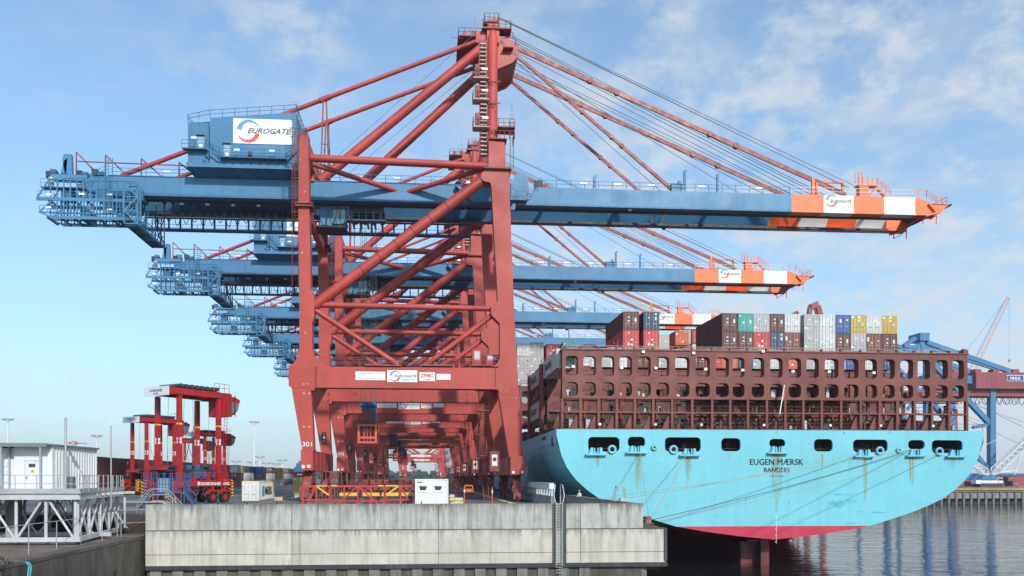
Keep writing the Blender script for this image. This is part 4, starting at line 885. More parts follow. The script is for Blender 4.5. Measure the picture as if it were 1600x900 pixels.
def section(Y):                                                        # half profile at a distance behind the transom
    t = min(1, max(0, Y/95)); t = t*t*(3-2*t); out_ = []
    for z, w_ in hw0:
        f_ = (ZD-z)/(ZD-hw0[-1][0]); zz_ = ZD-f_*(ZD-(hw0[-1][0]*(1-t)+ZK*t)); wf = HB*(1-max(0, (f_-.80)/.2)**2.2*.35)
        if f_ >= .999: wf = 0
        out_.append((zz_, w_*(1-t)+wf*t))
    return out_
b = MB(); secs = [0, 4, 10, 18, 28, 40, 55, 75, 100, 180, 260, 300, 330, 350, 362]; rows = []
for Y in secs:
    s_ = section(Y); k = 1 if Y < 260 else max(.03, 1-((Y-260)/104)**2)
    rows.append([(-w_*k, Y, z) for z, w_ in s_]+[(w_*k, Y, z) for z, w_ in reversed(s_[:-1])])
n = len(rows[0]); vs_ = [p for r_ in rows for p in r_]; fs = []; ms = []
ZR = zs(822)
for j in range(len(rows)-1):
    for i in range(n-1): fs.append((j*n+i, j*n+i+1, (j+1)*n+i+1, (j+1)*n+i))
for f_ in fs: 
    zc_ = sum(vs_[i][2] for i in f_)/4; b.add([vs_[i] for i in f_], [(0,1,2,3)], 1 if zc_ < ZR else 0, True)
# transom with real openings: three strips, the openings are cut out of the upper one
ZO0, ZO1 = zs(709), zs(682)
def wid(z):
    for (z0, w0), (z1, w1) in zip(hw0, hw0[1:]):
        if z <= z0 and z >= z1: return w0+(w1-w0)*(z0-z)/(z0-z1)
    return hw0[-1][1]
b.add([(-wid(ZD),0,ZD),(-wid(ZO1),0,ZO1),(wid(ZO1),0,ZO1),(wid(ZD),0,ZD)], [(0,1,2,3)])
low_ = [(w_, z) for z, w_ in hw0 if z < ZO0-.01]; low_ = [(wid(ZO0), ZO0)]+low_
lb = [(w_, z) for w_, z in low_ if z > ZR+.001]+[(wid(ZR), ZR)]; lr = [(wid(ZR), ZR)]+[(w_, z) for w_, z in low_ if z < ZR-.001]
b.add([(-w_,0,z) for w_, z in lb]+[(w_,0,z) for w_, z in reversed(lb)], [tuple(range(2*len(lb)))], 0)
b.add([(-w_,0,z) for w_, z in lr[:-1]]+[(0,0,hw0[-1][0])]+[(w_,0,z) for w_, z in reversed(lr[:-1])], [tuple(range(2*len(lr)-1))], 1)
def rrect(x0, x1, z0, z1, r, n=5):
    pts = []
    for cx1, cz1, a in ((x1-r, z1-r, 0), (x0+r, z1-r, 90), (x0+r, z0+r, 180), (x1-r, z0+r, 270)):
        for k in range(n): A_ = R(a+90*k/(n-1)); pts.append((cx1+r*math.cos(A_), cz1+r*math.sin(A_)))
    return pts
def cell(b, X0, X1, Z0, Z1, hole, y0, y1, m=0, n=5, cor=None):
    """a plate cell with a rounded hole right through it; returns nothing, adds front, back and the reveal"""
    outer = []
    for (cx1, cz1) in (cor or ((X1, Z1), (X0, Z1), (X0, Z0), (X1, Z0))): outer += [(cx1, cz1)]*n
    N_ = len(hole); q_ = []
    for p in outer: q_.append((p[0], y0, p[1]))
    for p in hole: q_.append((p[0], y0, p[1]))
    for p in outer: q_.append((p[0], y1, p[1]))
    for p in hole: q_.append((p[0], y1, p[1]))
    f_ = []
    for i in range(N_):
        j = (i+1) % N_
        if outer[i] != outer[j]: f_.append((i, j, N_+j, N_+i)); f_.append((2*N_+j, 2*N_+i, 3*N_+i, 3*N_+j))
        else: f_.append((i, N_+j, N_+i)); f_.append((2*N_+i, 3*N_+i, 3*N_+j))
        f_.append((N_+i, N_+j, 3*N_+j, 3*N_+i))
    b.add(q_, f_, m)
ports = [(919,968,683,707),(981,1008,682.5,700),(1039,1095,683,707),(1127,1157,684,706),(1202,1227,685,700),(1272,1301,685,706),(1333,1387,685.5,707),(1419,1445,686,702),(1456,1504,686,708)]
def sx(px): return P(px, 746, YS).x-SC
edges = [-wid((ZO0+ZO1)/2)]+[(sx(a[1])+sx(c[0]))/2 for a, c in zip(ports, ports[1:])]+[wid((ZO0+ZO1)/2)]
for i, (a, c, t_, d_) in enumerate(ports):
    xl0, xl1 = (-wid(ZO0), -wid(ZO1)) if i == 0 else (edges[i], edges[i]); xr0, xr1 = (wid(ZO0), wid(ZO1)) if i == len(ports)-1 else (edges[i+1], edges[i+1])
    cell(b, 0, 0, ZO0, ZO1, rrect(sx(a), sx(c), zs(d_-.8, YS), zs(t_+.8, YS), .55), 0, .3, cor=((xr1, ZO1), (xl1, ZO1), (xl0, ZO0), (xr0, ZO0)))
b.box(-HB+2.8, HB-2.8, .4, 60, ZO0-.5, ZO0-.35, 2)                       # mooring deck
b.box(-HB+1.2, HB-1.2, 6.5, 7.0, ZO0-.35, ZD, 2)
rows_top = [(x, y, ZD) for x, y in ((-HB,0),(HB,0),(HB,260),(0,362),(-HB,260))]
b.add(rows_top, [(0,1,2,3,4)], 3)
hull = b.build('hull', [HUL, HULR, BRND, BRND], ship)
# stiffened plating seams and rust below the openings
b = MB(); rr = random.Random(8)
RS_ = []
for px, w_, y0, y1 in ((934,6,709,735),(996,11,706,772),(1075,11,709,765),(1140,4,708,724),(1214,17,704,802),(1286,4,708,748),(1352,9,712,795),(1425,12,708,768),(1489,7,710,742),(1165,1.2,776,806),(1232,1.2,780,796),(935,1.5,720,750),(1215,6,672,684),(1500,4,712,730),(1117,1.2,771,785),(905,3,672,684),(1320,4,672,682),(1390,4,672,683),(1110,3,672,680),(1462,4,672,684)):
    b = MB(); x = sx(px); n_ = max(1, int(w_/1.3))
    for k in range(n_):
        xo = x+rr.gauss(0, w_*.022); zt = zs(y0+rr.uniform(0,3)); zb = zs(y0+(y1-y0)*rr.choice((.3,.5,.7,.9,1))*rr.uniform(.7,1.05)); w2 = rr.uniform(.03,.10)
        b.add([(xo-w2,-.006-k*.0006,zt),(xo+w2,-.006-k*.0006,zt),(xo+w2*.5,-.006-k*.0006,zt*.4+zb*.6),(xo,-.006-k*.0006,zb),(xo-w2*.5,-.006-k*.0006,zt*.4+zb*.6)], [(0,1,2,3,4)])
    RS_.append(b)
def rustmat():
    m = bpy.data.materials.new('rust stain film'); m.use_nodes = True; n_ = m.node_tree; b_ = n_.nodes['Principled BSDF']; A = n_.nodes.new
    b_.inputs['Base Color'].default_value = (.40,.27,.07,1); b_.inputs['Roughness'].default_value = .8
    t = A('ShaderNodeTexCoord'); mp = A('ShaderNodeMapping'); mp.inputs['Scale'].default_value = (3.5,1,.35); n_.links.new(t.outputs['Object'], mp.inputs[0])
    q_ = A('ShaderNodeTexNoise'); q_.inputs['Scale'].default_value = 1.3; q_.inputs['Detail'].default_value = 5; n_.links.new(mp.outputs[0], q_.inputs[0])
    g = A('ShaderNodeMapRange'); g.inputs[1].default_value = .35; g.inputs[2].default_value = .75; g.inputs[3].default_value = .10; g.inputs[4].default_value = .62
    n_.links.new(q_.outputs['Fac'], g.inputs[0]); n_.links.new(g.outputs[0], b_.inputs['Alpha']); return m
RUSTM = rustmat(); STAINM = rustmat(); [setattr(n_.inputs[4], 'default_value', .30) or setattr(n_.inputs[3], 'default_value', .02) for n_ in STAINM.node_tree.nodes if n_.type == 'MAP_RANGE']
[b_.build('rust_streak', RUSTM, hull) for b_ in RS_]
for px, w_, y0, y1 in ((996,16,707,768),(1075,14,710,752),(1214,20,704,802),(1352,10,712,786),(1425,14,708,760),(934,8,709,733),(1489,8,710,738)):
    b = MB(); x = sx(px); ww = w_/2*.085
    b.add([(x-ww,-.003,zs(y0)),(x+ww,-.003,zs(y0)),(x+ww*.7,-.003,zs(y0+(y1-y0)*.6)),(x+ww*.1,-.003,zs(y1)),(x-ww*.3,-.003,zs(y1-4)),(x-ww*.8,-.003,zs(y0+(y1-y0)*.5))], [(0,1,2,3,4,5)]); b.build('stain', STAINM, hull)
rs_ = random.Random(44)
for (px, py, w_, h_) in ((1318,773,2.8,.45),(1310,787,2.2,1.2),(1330,783,1.6,.6),(1372,801,2.2,.25),(1345,800,1.0,.2),(1330,818,1.2,.3),(1120,806,.8,.15),(1470,735,.9,.2),(1180,700,.5,.12),(1045,790,1.0,.15)):
    b = MB(); n_ = 14; x, z = sx(px), zs(py); b.add([(x+math.cos(2*math.pi*i/n_)*w_*.7*rs_.uniform(.5,1.1), -.004, z+math.sin(2*math.pi*i/n_)*h_*.5*rs_.uniform(.4,1.2)) for i in range(n_)], [tuple(range(n_))]); b.build('scuff', mat('scuffed hull paint', (.10,.42,.52), .5, .2, 2, streak=.3) if 'scuffed hull paint' not in MATS else MATS['scuffed hull paint'], hull)
b = MB(); c = lambda px, py: (sx(px), -.01, zs(py))
g = lambda px0, px1: sx(px1)-sx(px0)
[letter(b, 'EUGEN MÆRSK', c(1213.5+o1, 721.8), g(1172, 1255), .80, th=.012+.002*abs(o1)) for o1 in (-.35, 0, .35)]; [letter(b, 'RANDERS', c(1214+o1, 734.3), g(1194, 1234), .62, th=.012+.002*abs(o1)) for o1 in (-.3, 0, .3)]; letter(b, 'IMO 9321550', c(1214, 744), g(1203, 1225), .18)
b.build('lettering', INK, hull)
b = MB()
for k in range(22): b.box(sx(1213)-.04-(.12 if k % 5 == 0 else 0), sx(1213)+.06, -.02, -.005, zs(807+k*2.0), zs(806.2+k*2.0))
b.build('draught_marks', DECAL, hull)
b = MB(); b.box(-.6, .6, 3, 9, WZ-9, hw0[-1][0]+1.2); b.prism([(3.2, WZ-9), (9.5, WZ-9), (9.0, hw0[-1][0]+1.6), (4.0, hw0[-1][0]+1.2)], -.45, .45, 'x'); b.box(-2.4, .6, 3.5, 9, zs(850), zs(846)) 
b.prism([(-2.9, zs(849)), (.2, zs(843)), (.2, WZ-8), (-2.6, WZ-8)], 4.6, 8.6, 'y'); b.build('rudder', mat('rudder red', (.13,.014,.02), .5, .35, .5, streak=.6), ship)
# bollards and fairleads standing in the openings
for px, py, kind in ((931,705,0),(956,703,1),(994,702,0),(1022,700,2),(1052,703,1),(1077,706,0),(1214,702,0),(1349,707,0),(1374,704,1),(1404,703,2),(1430,706,0),(1467,705,1),(1492,707,0)):
    b = MB(); x = sx(px); z = zs(py)
    if kind == 0:
        b.box(x-1.4, x+1.4, -.55, .1, z-.62, z-.42)
        for s_ in (-.24, .24): b.tube((x+s_, -.22, z-.42), (x+s_, -.22, z+.36), .11, 10)
        for s_ in (-1, 1): b.prism([(x+s_*.42, z-.42), (x+s_*.98, z-.42), (x+s_*.72, z+.42), (x+s_*.45, z+.42)], -.4, .1)
        b.box(x-.45, x+.45, -.05, .08, z-.42, z-.1)
        ob = b.build('roller_fairlead', HUL, ship)
    else:
        rr_ = .46 if kind == 1 else .27; prev = None; n_ = 14
        for i in range(n_):
            a0, a1 = 2*math.pi*i/n_, 2*math.pi*(i+1)/n_; b.tube((x+rr_*math.cos(a0), -.12, z+rr_*math.sin(a0)), (x+rr_*math.cos(a1), -.12, z+rr_*math.sin(a1)), .17, 8, caps=False)
        if kind == 2: b.tube((x, -.02, z), (x, .05, z), rr_, 12, 1)
        ob = b.build('ring_fairlead', [HUL, DRK], ship)
rr = random.Random(2)
for a, c_, t_, d_ in ports:
    b = MB()
    b.rail([(sx(a)-.5, .8, ZO0-.3), (sx(c_)+.5, .8, ZO0-.3)], 1.0, 2.0, .035, 1)
    for k in range(int((c_-a)/9)):
        x = sx(a+4+k*9); b.box(x-.3, x+.35, 2.2+rr.random(), 3.6, ZO0-.3, ZO0+rr.uniform(.5,1.6), 1); b.tube((x-.6, 3, ZO0+.7), (x+.8, 3, ZO0+.7), .4, 10, 2)
    b.build('mooring_gear', [GALV, BRND, DRK], ship)
# port side opening and chock
b = MB(); b.box(-HB-.03, -HB+.1, 9.5, 12.8, zs(683), zs(677)); b.build('side_opening', DRK, ship)
b = MB(); b.prism([(3.4, zs(697)), (4.1, zs(697)), (4.4, zs(690)), (4.1, zs(681)), (3.4, zs(681)), (3.1, zs(690))], -HB-.02, -HB+.4, 'x'); b.build('side_port', BRND, ship)
# ------------------------------------------------------------------ lashing bridges
cent = [895,923,952,980,1009,1038,1069,1101,1132,1157.5,1188,1217,1246,1274,1304,1335,1366,1394,1422,1449,1477,1503]
wd1 = [20,20,20,20,21,21,23,23,21,19,20,20,20,20,22,23,19,19,21,20,20,19]
bx = [sx(880)]+[(sx(a)+sx(c_))/2 for a, c_ in zip(cent, cent[1:])]+[sx(1518)]
def bridge(yb, detail=True):
    b = MB()
    for i, px in enumerate(cent):
        x0, x1 = sx(px-wd1[i]/2+.5), sx(px+wd1[i]/2)
        cell(b, bx[i], bx[i+1], zs(593.5), zs(549), rrect(x0, x1, zs(589), zs(558), .5), 0, 1.15)
        cell(b, bx[i], bx[i+1], zs(624), zs(593.5), rrect(x0, x1, zs(620), zs(598.5), .55), 0, 1.15)
        b.box(bx[i]-.16, bx[i]+.16, .05, .6, ZD, zs(624))
        b.bar((bx[i], .7, zs(648)), (bx[i]-.9, .7, ZD), .35, .8) if i > 15 or i < 7 else None
        b.box(x0-.2, x1+.2, .9, 1.3, zs(590.5), zs(588.5))
    b.box(bx[-1]-.16, bx[-1]+.16, .05, .6, ZD, zs(624))
    b.box(bx[0], bx[-1], .1, 1.1, zs(645)-.08, zs(644)+.05); b.box(bx[0], bx[-1], .1, 2.2, zs(670)-.1, ZD+.2)
    b.box(bx[0]-.1, bx[-1]+.1, -.12, 2.0, zs(549), zs(547))
    br = b.build('lashing_bridge', BRN, ship, (0, yb, 0))
    return br
br1 = bridge(.8)
b = MB()
b.box(bx[0], bx[-1], 1.5, 2.3, zs(590), zs(589.3)); b.box(bx[0], bx[-1], 1.5, 2.3, zs(621), zs(620)); b.rail([(bx[0], 2.25, zs(590)), (bx[-1], 2.25, zs(590))], 1.1, 2.4, .035); b.rail([(bx[0], 1.6, zs(621)), (bx[-1], 1.6, zs(621))], 1.1, 2.4, .035)
b.rail([(bx[0], 0.1, zs(646)), (bx[-1], 0.1, zs(646))], 1.0, 2.4, .03); b.rail([(-HB+.2, -.6, ZD), (HB+.0, -.6, ZD)], .95, 2.2, .035)
b.build('railing', BRND, br1)
b = MB(); rr = random.Random(31)
for k in range(26):                                                   # lashing rods and odds and ends lying along the top
    x = rr.uniform(bx[0], bx[-1]-5); L_ = rr.uniform(2, 5.5); z = zs(547)+.1; b.bar((x, rr.uniform(.2,1.6), z+rr.uniform(0,.35)), (x+L_, rr.uniform(.2,1.6), z+rr.uniform(0,.35)), .06, .07, 0)
for i in range(0, 22): x = bx[i]; b.box(x-.12, x+.12, 0, .4, zs(547), zs(547)+.35, 1)
b.rail([(bx[0]+1, 1.9, zs(547)), (bx[-1], 1.9, zs(547))], .75, 3.1, .04, 0, 1)
b.box(bx[-1]-.45, bx[-1]+.25, .2, 1.2, zs(549), zs(541), 1); b.tube((bx[-1]-.1, .7, zs(541)), (bx[-1]-.1, .7, zs(539)), .3, 8, 1)
b.build('lashing_gear', [mat('pale lashing rods', (.36,.27,.24), .6, .3), BRN], br1)
b = MB()
for px, py in ((897,575),(973,576),(1027,576),(1105,577),(1163,578),(1242,579),(1299,579),(1369,580),(1007,551),(1086,552),(1195,548)): 
    x = sx(px); b.box(x-.2, x+.2, -.3, -.05, zs(py)-.16, zs(py)+.16)
b.build('floodlight', LITM, br1)
b = MB()
for px in (938,1025,1097,1195,1299,1378,1460): x = sx(px); b.tube((x, -.6, zs(664)), (x, -.25, zs(664)), .17, 10)
b.build('deck_lamp', LITM, br1)
b = MB(); b.bar((sx(1216), -.5, zs(645)), (sx(1223), -.5, zs(602)), .1, .12); b.tube((sx(1216), -.5, zs(645)), (sx(1215.5), -.5, zs(648)), .1, 6)
fl = b.build('flagstaff', WHT, ship); b = MB(); b.prism([(sx(1222), zs(606)), (sx(1219.5), zs(624)), (sx(1221.5), zs(627)), (sx(1224), zs(618)), (sx(1223.3), zs(609))], -.46, -.4); b.build('flag', LRED, fl)
rr = random.Random(91); b = MB()
for i in range(22):
    x0, x1 = bx[i]+.3, bx[i+1]-.3
    for lev in (zs(669), zs(644), zs(620)):
        for k in range(rr.randint(1, 3)):
            x = rr.uniform(x0, x1); h_ = rr.uniform(.4, 1.5); w_ = rr.uniform(.05, .35); b.box(x-w_, x+w_, 1.3, 1.3+rr.uniform(.1,.7), lev, lev+h_, rr.choice((0,0,1,2)))
        if rr.random() < .5: b.bar((x0, 1.6, lev+.2), (x1, 1.7, lev+rr.uniform(1.2, 2.2)), .05, .06, 3)
        if rr.random() < .4: b.bar((x1, 1.6, lev+.2), (x0, 1.7, lev+rr.uniform(1.2, 2.2)), .05, .06, 3)
    b.tube((x0-.3, 2.0, zs(625)), (x1+.3, 2.0, zs(625)), .1, 6, 0)
b.build('lashing_stores', [BRND, DRK, GALV, mat('rod steel', (.22,.17,.15), .6, .3)], br1)
# bulkheads between and behind the bridges
b = MB(); xa, xb = sx(1086), sx(1345); b.box(xa, xb, 3.4, 3.6, ZD, zs(600)); 
for i in range(len(bx)):
    if xa-.1 < bx[i] < xb+.1: b.box(bx[i]-.1, bx[i]+.1, 3.1, 3.4, ZD, zs(600)); b.box(bx[i]+.9, bx[i]+1.6, 3.25, 3.4, zs(618), zs(606), 1); b.box(bx[i]+.5, bx[i]+1.9, 3.3, 3.4, ZD+.3, ZD+2.0, 1)
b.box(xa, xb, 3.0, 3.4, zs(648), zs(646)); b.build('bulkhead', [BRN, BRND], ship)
b = MB(); xa, xb = -HB+1.2, P(1404, 700, YS+16).x-SC; yb = 15.2
b.box(xa, xb, yb, yb+.3, ZD, P(1210, 580, YS+yb).z, 0)
for k in range(21): x = xa+(xb-xa)*k/20; b.box(x-.15, x+.15, yb-.3, yb, ZD, P(1210, 580, YS+yb).z)
for k in range(20):
    x = xa+(xb-xa)*(k+.5)/20; b.box(x-.45, x+.45, yb-.06, yb, ZD+6.0, ZD+7.6, 2 if k % 3 == 1 else 1); b.box(x-.8, x+.8, yb-.06, yb, ZD+1, ZD+3.2, 2); b.box(x-1.25, x+1.25, yb-.5, yb-.1, ZD+3.5, ZD+3.75, 0); b.box(x-.7+.3*(k % 2), x+.5, yb-.06, yb, ZD+4.0, ZD+5.2, 2 if k % 2 else 1)  # dark plates put the shade of deep recesses onto the flat bulkhead
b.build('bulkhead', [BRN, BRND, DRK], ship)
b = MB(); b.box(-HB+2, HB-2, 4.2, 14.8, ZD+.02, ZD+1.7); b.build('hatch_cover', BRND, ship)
for yb in (15.6, 29.5, 43.4):                                          # lashing bridges farther forward: end frames at the port side and plain ones across
    b = MB(); zt = zs(549)
    for i, px in enumerate(cent[:3]):
        for (za, zb, h0, h1) in ((zs(590), zt-(0 if yb < 20 else 0), zs(586), zs(560)), (zs(624), zs(590), zs(618), zs(602)), (ZD, zs(624), zs(664), zs(634))):
            X0, X1 = -HB+.3+i*2.52, -HB+2.82+i*2.52; cell(b, X0, X1, za, zb, rrect(X0+.35, X1-.35, h0, h1, .5), 0, 1.0)
    b.box(-HB+.3+7.56, HB-9, 0, 1, zs(596), zs(590)) if yb > 16 else None
    b.box(-HB+.1, -HB+.5, -.6, 1.4, ZD, zt+.2)
    b.rail([(-HB+.3, -.3, zt), (-HB+7.8, -.3, zt)], 1.0, 1.3, .04)
    b.build('lashing_bridge', BRN, ship, (0, yb, 0))
b = MB(); b.rail([(-HB+.15, 0, ZD), (-HB+.15, 60, ZD)], 1.0, 1.8, .04); b.build('railing', BRND, ship)
b = MB(); b.box(-HB+.2, -HB+1.2, 60, 250, ZD, ZD+2.4); b.box(-HB+1.2, HB-3, 44.6, 250, ZD+.02, ZD+2.2); b.build('hatch_coaming', BRND, ship)
# ------------------------------------------------------------------ containers on the ship
ORD = ['first','second','third','fourth','fifth','sixth','seventh','eighth','ninth','tenth','eleventh','twelfth','thirteenth','fourteenth','fifteenth','sixteenth','seventeenth','eighteenth','nineteenth','twentieth','twenty-first','twenty-second']
YB = YS+17.5; HC = 2.9
zt1 = P(1210, 547.5, YB).z; 
GS = 'containers stacked on the ship deck'
stacks = [(974,'maroon','red'),(1005.8,'navy','red'),(1030.5,None,'grey'),(1128.5,'maroon','maroon'),(1154,'teal','maroon'),(1178.3,'grey','red'),(1202.6,'maroon','navy'),(1226.6,'pale grey','brown'),
          (1257,'grey','grey'),(1281.5,'pale grey','pale grey'),(1305.5,'blue','maroon'),(1330,'yellow','grey'),(1354.3,'pale grey','brown'),(1378.6,'yellow','maroon')]
hts = [2.9,2.9,2.9,2.9,2.9,2.9,2.6,2.9,2.9,2.9,2.9,2.9,2.9,3.0]
for i, (px, top, bot) in enumerate(stacks):
    x = PX(px, YB)
    for tier, c_ in ((0, bot), (1, top)):
        if c_ is None: continue
        nb = stacks[i-1][1+(1-tier)] if i else None
        where = ('upper' if tier else 'lower')+' of its stack, '+ORD[i]+' stack from the left above the brown bridge' if tier or top else 'single on the deck, '+ORD[i]+' stack from the left above the brown bridge'
        o = container(x, YB+(0 if i != 2 else 3), zt1+tier*HC-(.0), c_, c_+' container, '+where, H=2.88, group=GS)
        if i == 0 and tier == 0:
            b = MB()
            for (a0, a1, rr_) in ((200,330,.55),(20,140,.5),(100,260,.3)): crescent(b, (0-.05, 4.4+rr_*3, 1.3), .9*rr_*1.6, a0, a1, .35, (0,-1,0), th=.03)
            letter(b, 'K', (-.05, 3.2, 1.25), 1.6, 1.1, (0,-1,0), th=.03, shear=.4); b.build('emblem', DECAL, o)
# tier seen through the upper row of openings
rr = random.Random(77); cc = ['pale grey','grey','white','brown','maroon','grey','pale grey','maroon','red','orange','navy','grey','pale grey','orange','grey','white','grey','blue','pale grey','navy','grey']
xa = PX(905, YB); k = 0
while True:
    x = xa+k*2.52
    if x > PX(1385, YB) or k > 20: break
    container(x, YB, zt1-HC, cc[k], cc[k]+' container, '+ORD[k]+' from the left in the tier seen through the top openings', H=2.88, group=GS); k += 1
# port-most stacks with their sides to the camera
XP = SC-HB+.45
def maersk(o, L_=12.19, H=2.6, side=-1, W=2.44, sz=.95, yc=None):
    b = MB(); x = -.05 if side < 0 else W+.05; U = (0,-1,0) if side < 0 else (0,1,0); yc = L_*.58 if yc is None else yc
    letter(b, 'MÆRSK' if False else 'MAERSK', (x, yc, H*.5), 5.6, sz, U, bold=.03, th=.03); b.build('lettering', INK, o)
    b = MB(); ys = L_*.58+(3.9 if side < 0 else -3.9); 
    b.box(min(x, x+side*.02), max(x, x+side*.02), ys-.75, ys+.75, H*.5-.75, H*.5+.75); s_ = b.build('star_panel', mat('maersk blue', (.13,.42,.60), .5, .1) if 'maersk blue' not in MATS else MATS['maersk blue'], o)
zt = P(850.5, 572, YS+16).z
o = container(XP, YS+2.5, P(878, 546, YS+3).z-2.6, 'pale grey', 'grey container with black lettering on its side, topmost at the port corner of the stern', group=GS); maersk(o)
zc3 = P(850.5, 572, YS+17).z
for j, (c_, wd) in enumerate((('pale grey','upper grey lettered'),('maroon','middle maroon'),('pale grey','lower grey lettered'))):
    o = container(XP-.1, YS+17.2, zc3-2.6*(j+1), c_, wd+' container of the three at the ship side left of the lashing bridge', group=GS)
    if c_ != 'maroon': maersk(o)
    else: b = MB(); letter(b, 'K', (-.05, 3.9, 1.3), 1.9, 1.3, (0,-1,0), shear=.4, th=.03); letter(b, 'Line', (-.05, 7.0, 1.0), 2.2, .6, (0,-1,0), shear=.2, th=.03); b.build('lettering', DECAL, o)
YC = YS+44.8; zt = P(820, 534.5, YC).z
for ci in range(2):
    for j in range(6):
        c_ = 'grey' if (ci+j) % 3 else 'pale grey'
        container(XP-.5+ci*2.52, YC, zt-2.62*(j+1)-(.25 if ci == 0 and j == 0 else 0), c_, '%s container, %s from the top in the %s grey stack beside the crane leg' % (c_, ORD[j], 'left' if ci == 0 else 'right'), group=GS)
for k, (px0, c_, top) in enumerate(((854,'red',537.5),(880,'teal',534),(883,'pale grey',540),(912,'red',538),(930,'maroon',545))):
    Y = YC+ (0 if k in (0,) else 13 if k == 1 else 2); x = PX(px0, Y); container(x, Y, P(px0, top, Y).z-2.62, c_, '%s container, %s of the row just above the left lashing bridge end' % (c_, ORD[k]), group=GS)
    container(x, Y, P(px0, top, Y).z-5.24, 'grey', 'grey container below the %s of the row above the left end of the lashing bridge' % ORD[k], group=GS)
Y2 = YS+58
container(PX(1061.5, YC+14), YC+14, P(1070, 515.5, YC+14).z-2.9, 'grey', 'grey container with plain end standing back between the two taller groups', L_=12.19, H=2.9, group=GS)
container(PX(1082, YC+14), YC+14, P(1070, 516, YC+14).z-2.9, 'red', 'red container right of the plain grey one, standing back between the taller groups', H=2.9, group=GS)
container(PX(1055.5, YC-6), YC-6, P(1057, 517, YC-6).z-2.6, 'orange', 'orange container end showing behind the single grey one', group=GS)
container(PX(1061.5, YC+14), YC+14, P(1070, 537, YC+14).z-2.9, 'brown', 'brown container under the plain grey one standing back between the groups', H=2.9, group=GS)
container(PX(1082, YC+14), YC+14, P(1070, 537, YC+14).z-2.9, 'pale grey', 'pale grey container under the red one standing back between the groups', H=2.9, group=GS)
# ------------------------------------------------------------------ mooring lines
bollx, bolly = 1016, 812
yb_ = 84.0
t = thing('mooring_bollard', 'rusty bollard with turns of mooring line on the stepped quay end', 'bollard', (PX(1012, 80), 80, zpx(827.5)))
b = MB(); b.tube((0,0,0), (0,0,.5), .3, 14); b.tube((0,0,.5), (0,0,.75), .42, 14, r1=.36); b.box(-.6,.6,-.5,.5,0,.08); b.build('post', REDD, t)
b = MB(); 
for k in range(5): 
    n_ = 12
    for i in range(n_):
        a0, a1 = 2*math.pi*i/n_, 2*math.pi*(i+1)/n_; b.tube((.36*math.cos(a0), .36*math.sin(a0), .1+k*.08), (.36*math.cos(a1), .36*math.sin(a1), .1+k*.08), .05, 5, caps=False)
b.build('rope_turns', mat('coiled line', (.25,.21,.17), .9, .3, 3), t)
RP1 = mat('pale mooring line', (.36,.31,.28), .9, .2, 3); RP2 = mat('dark mooring line', (.10,.085,.08), .9, .3, 3)
lines = [((1000,708),(1014,808),'white mooring line from the second opening of the transom down to the quay end',0),
 ((1073,708),(1024,800),'white mooring line slanting from the third opening down to the quay end',0),
 ((1420,704),(1020,812),'dark mooring line, the lower steep one across the transom to the far opening',1),
 ((1470,708),(1030,814),'pale mooring line, lowest of the long ones, to the rightmost opening',0),
 ((1425,702),(945,777),'pale mooring line, upper of the pair running to the quay parapet',0),
 ((1345,708),(965,781),'pale mooring line, lower of the pair running to the quay parapet',0),
 ((1006,808),(1120,776),'dark slack end of line by the quay end below the stern',1)]
for k, (a, c_, lab, dk) in enumerate(lines[:6]):
    A_ = P(a[0], a[1], YS-.6); yb2 = 80 if k < 4 else 95; B_ = P(c_[0], c_[1], yb2); b = MB(); pts = []
    for j in range(17): t_ = j/16; p = A_.lerp(B_, t_); p.z -= math.sin(math.pi*t_)*(B_-A_).length*.008; pts.append(p)
    b.path(pts, .04, 5); tag(b.build('mooring_line', RP2 if dk else RP1), lab, 'rope', 'mooring lines of the ship')
b = MB(); A_ = P(850, 712, YS+28); pts = [P(846, 703, YS+25), P(835, 724, YS+10)-Vector((1,0,0)), P(822, 745, YS+4)-Vector((0,0,0))]; b.path(pts, .06, 5)
tag(b.build('mooring_line', RP2), 'dark mooring line against the shaded side of the hull', 'rope', 'mooring lines of the ship')
# ================================================================== left side: trestle with white building
TY = 64.0
def pz(py, Y): return P(800, py, Y).z
tx0, tx1 = -52.0, PX(120, TY); tzb, tzt = LZ, pz(768, TY); ty1 = 76.2
tr = thing('steel_trestle', 'pale galvanised steel trestle of posts and diagonals on the lower terrace', 'trestle', (tx1-10, TY, LZ)); o_ = Vector((tx1-10, TY, LZ))
def loc(b, name, m, par, org):
    b.v = [(x-org[0], y-org[1], z-org[2]) for x, y, z in b.v]; return b.build(name, m, par)
b = MB()
def slantx(y): return tx1-(y-TY)*.12
b.box(tx0, tx1+.3, TY-.15, TY+.2, tzb+.25, tzb+.6); b.box(tx0, tx1+.3, TY+5.8, TY+6.1, tzb+.25, tzb+.6)
b.bar((tx1, TY, tzb+.42), (slantx(ty1), ty1, tzb+.42), .3, .35); b.bar((tx1-7, TY, tzb+.42), (tx1-7, ty1, tzb+.42), .3, .35); b.bar((tx1-14, TY, tzb+.42), (tx1-14, ty1, tzb+.42), .3, .35)
loc(b, 'base_frame', PGREY, tr, o_)
b = MB(); b.prism([(tx0, TY-.5), (tx1+.5, TY-.5), (slantx(ty1)+.5, ty1), (tx0, ty1)], tzt-.12, tzt, 'z', 1)
b.bar((tx0, TY-.3, tzt-.35), (tx1+.3, TY-.3, tzt-.35), .15, .45); b.bar((tx1+.3, TY-.3, tzt-.35), (slantx(ty1)+.4, ty1, tzt-.35), .15, .45)
for k in range(9): b.bar((tx0, TY+1.2+k*1.4, tzt-.25), (tx1, TY+1.2+k*1.4, tzt-.25), .1, .2)
loc(b, 'deck', [PGREY, GALV], tr, o_)
za, zb = tzb+.6, tzt-.5
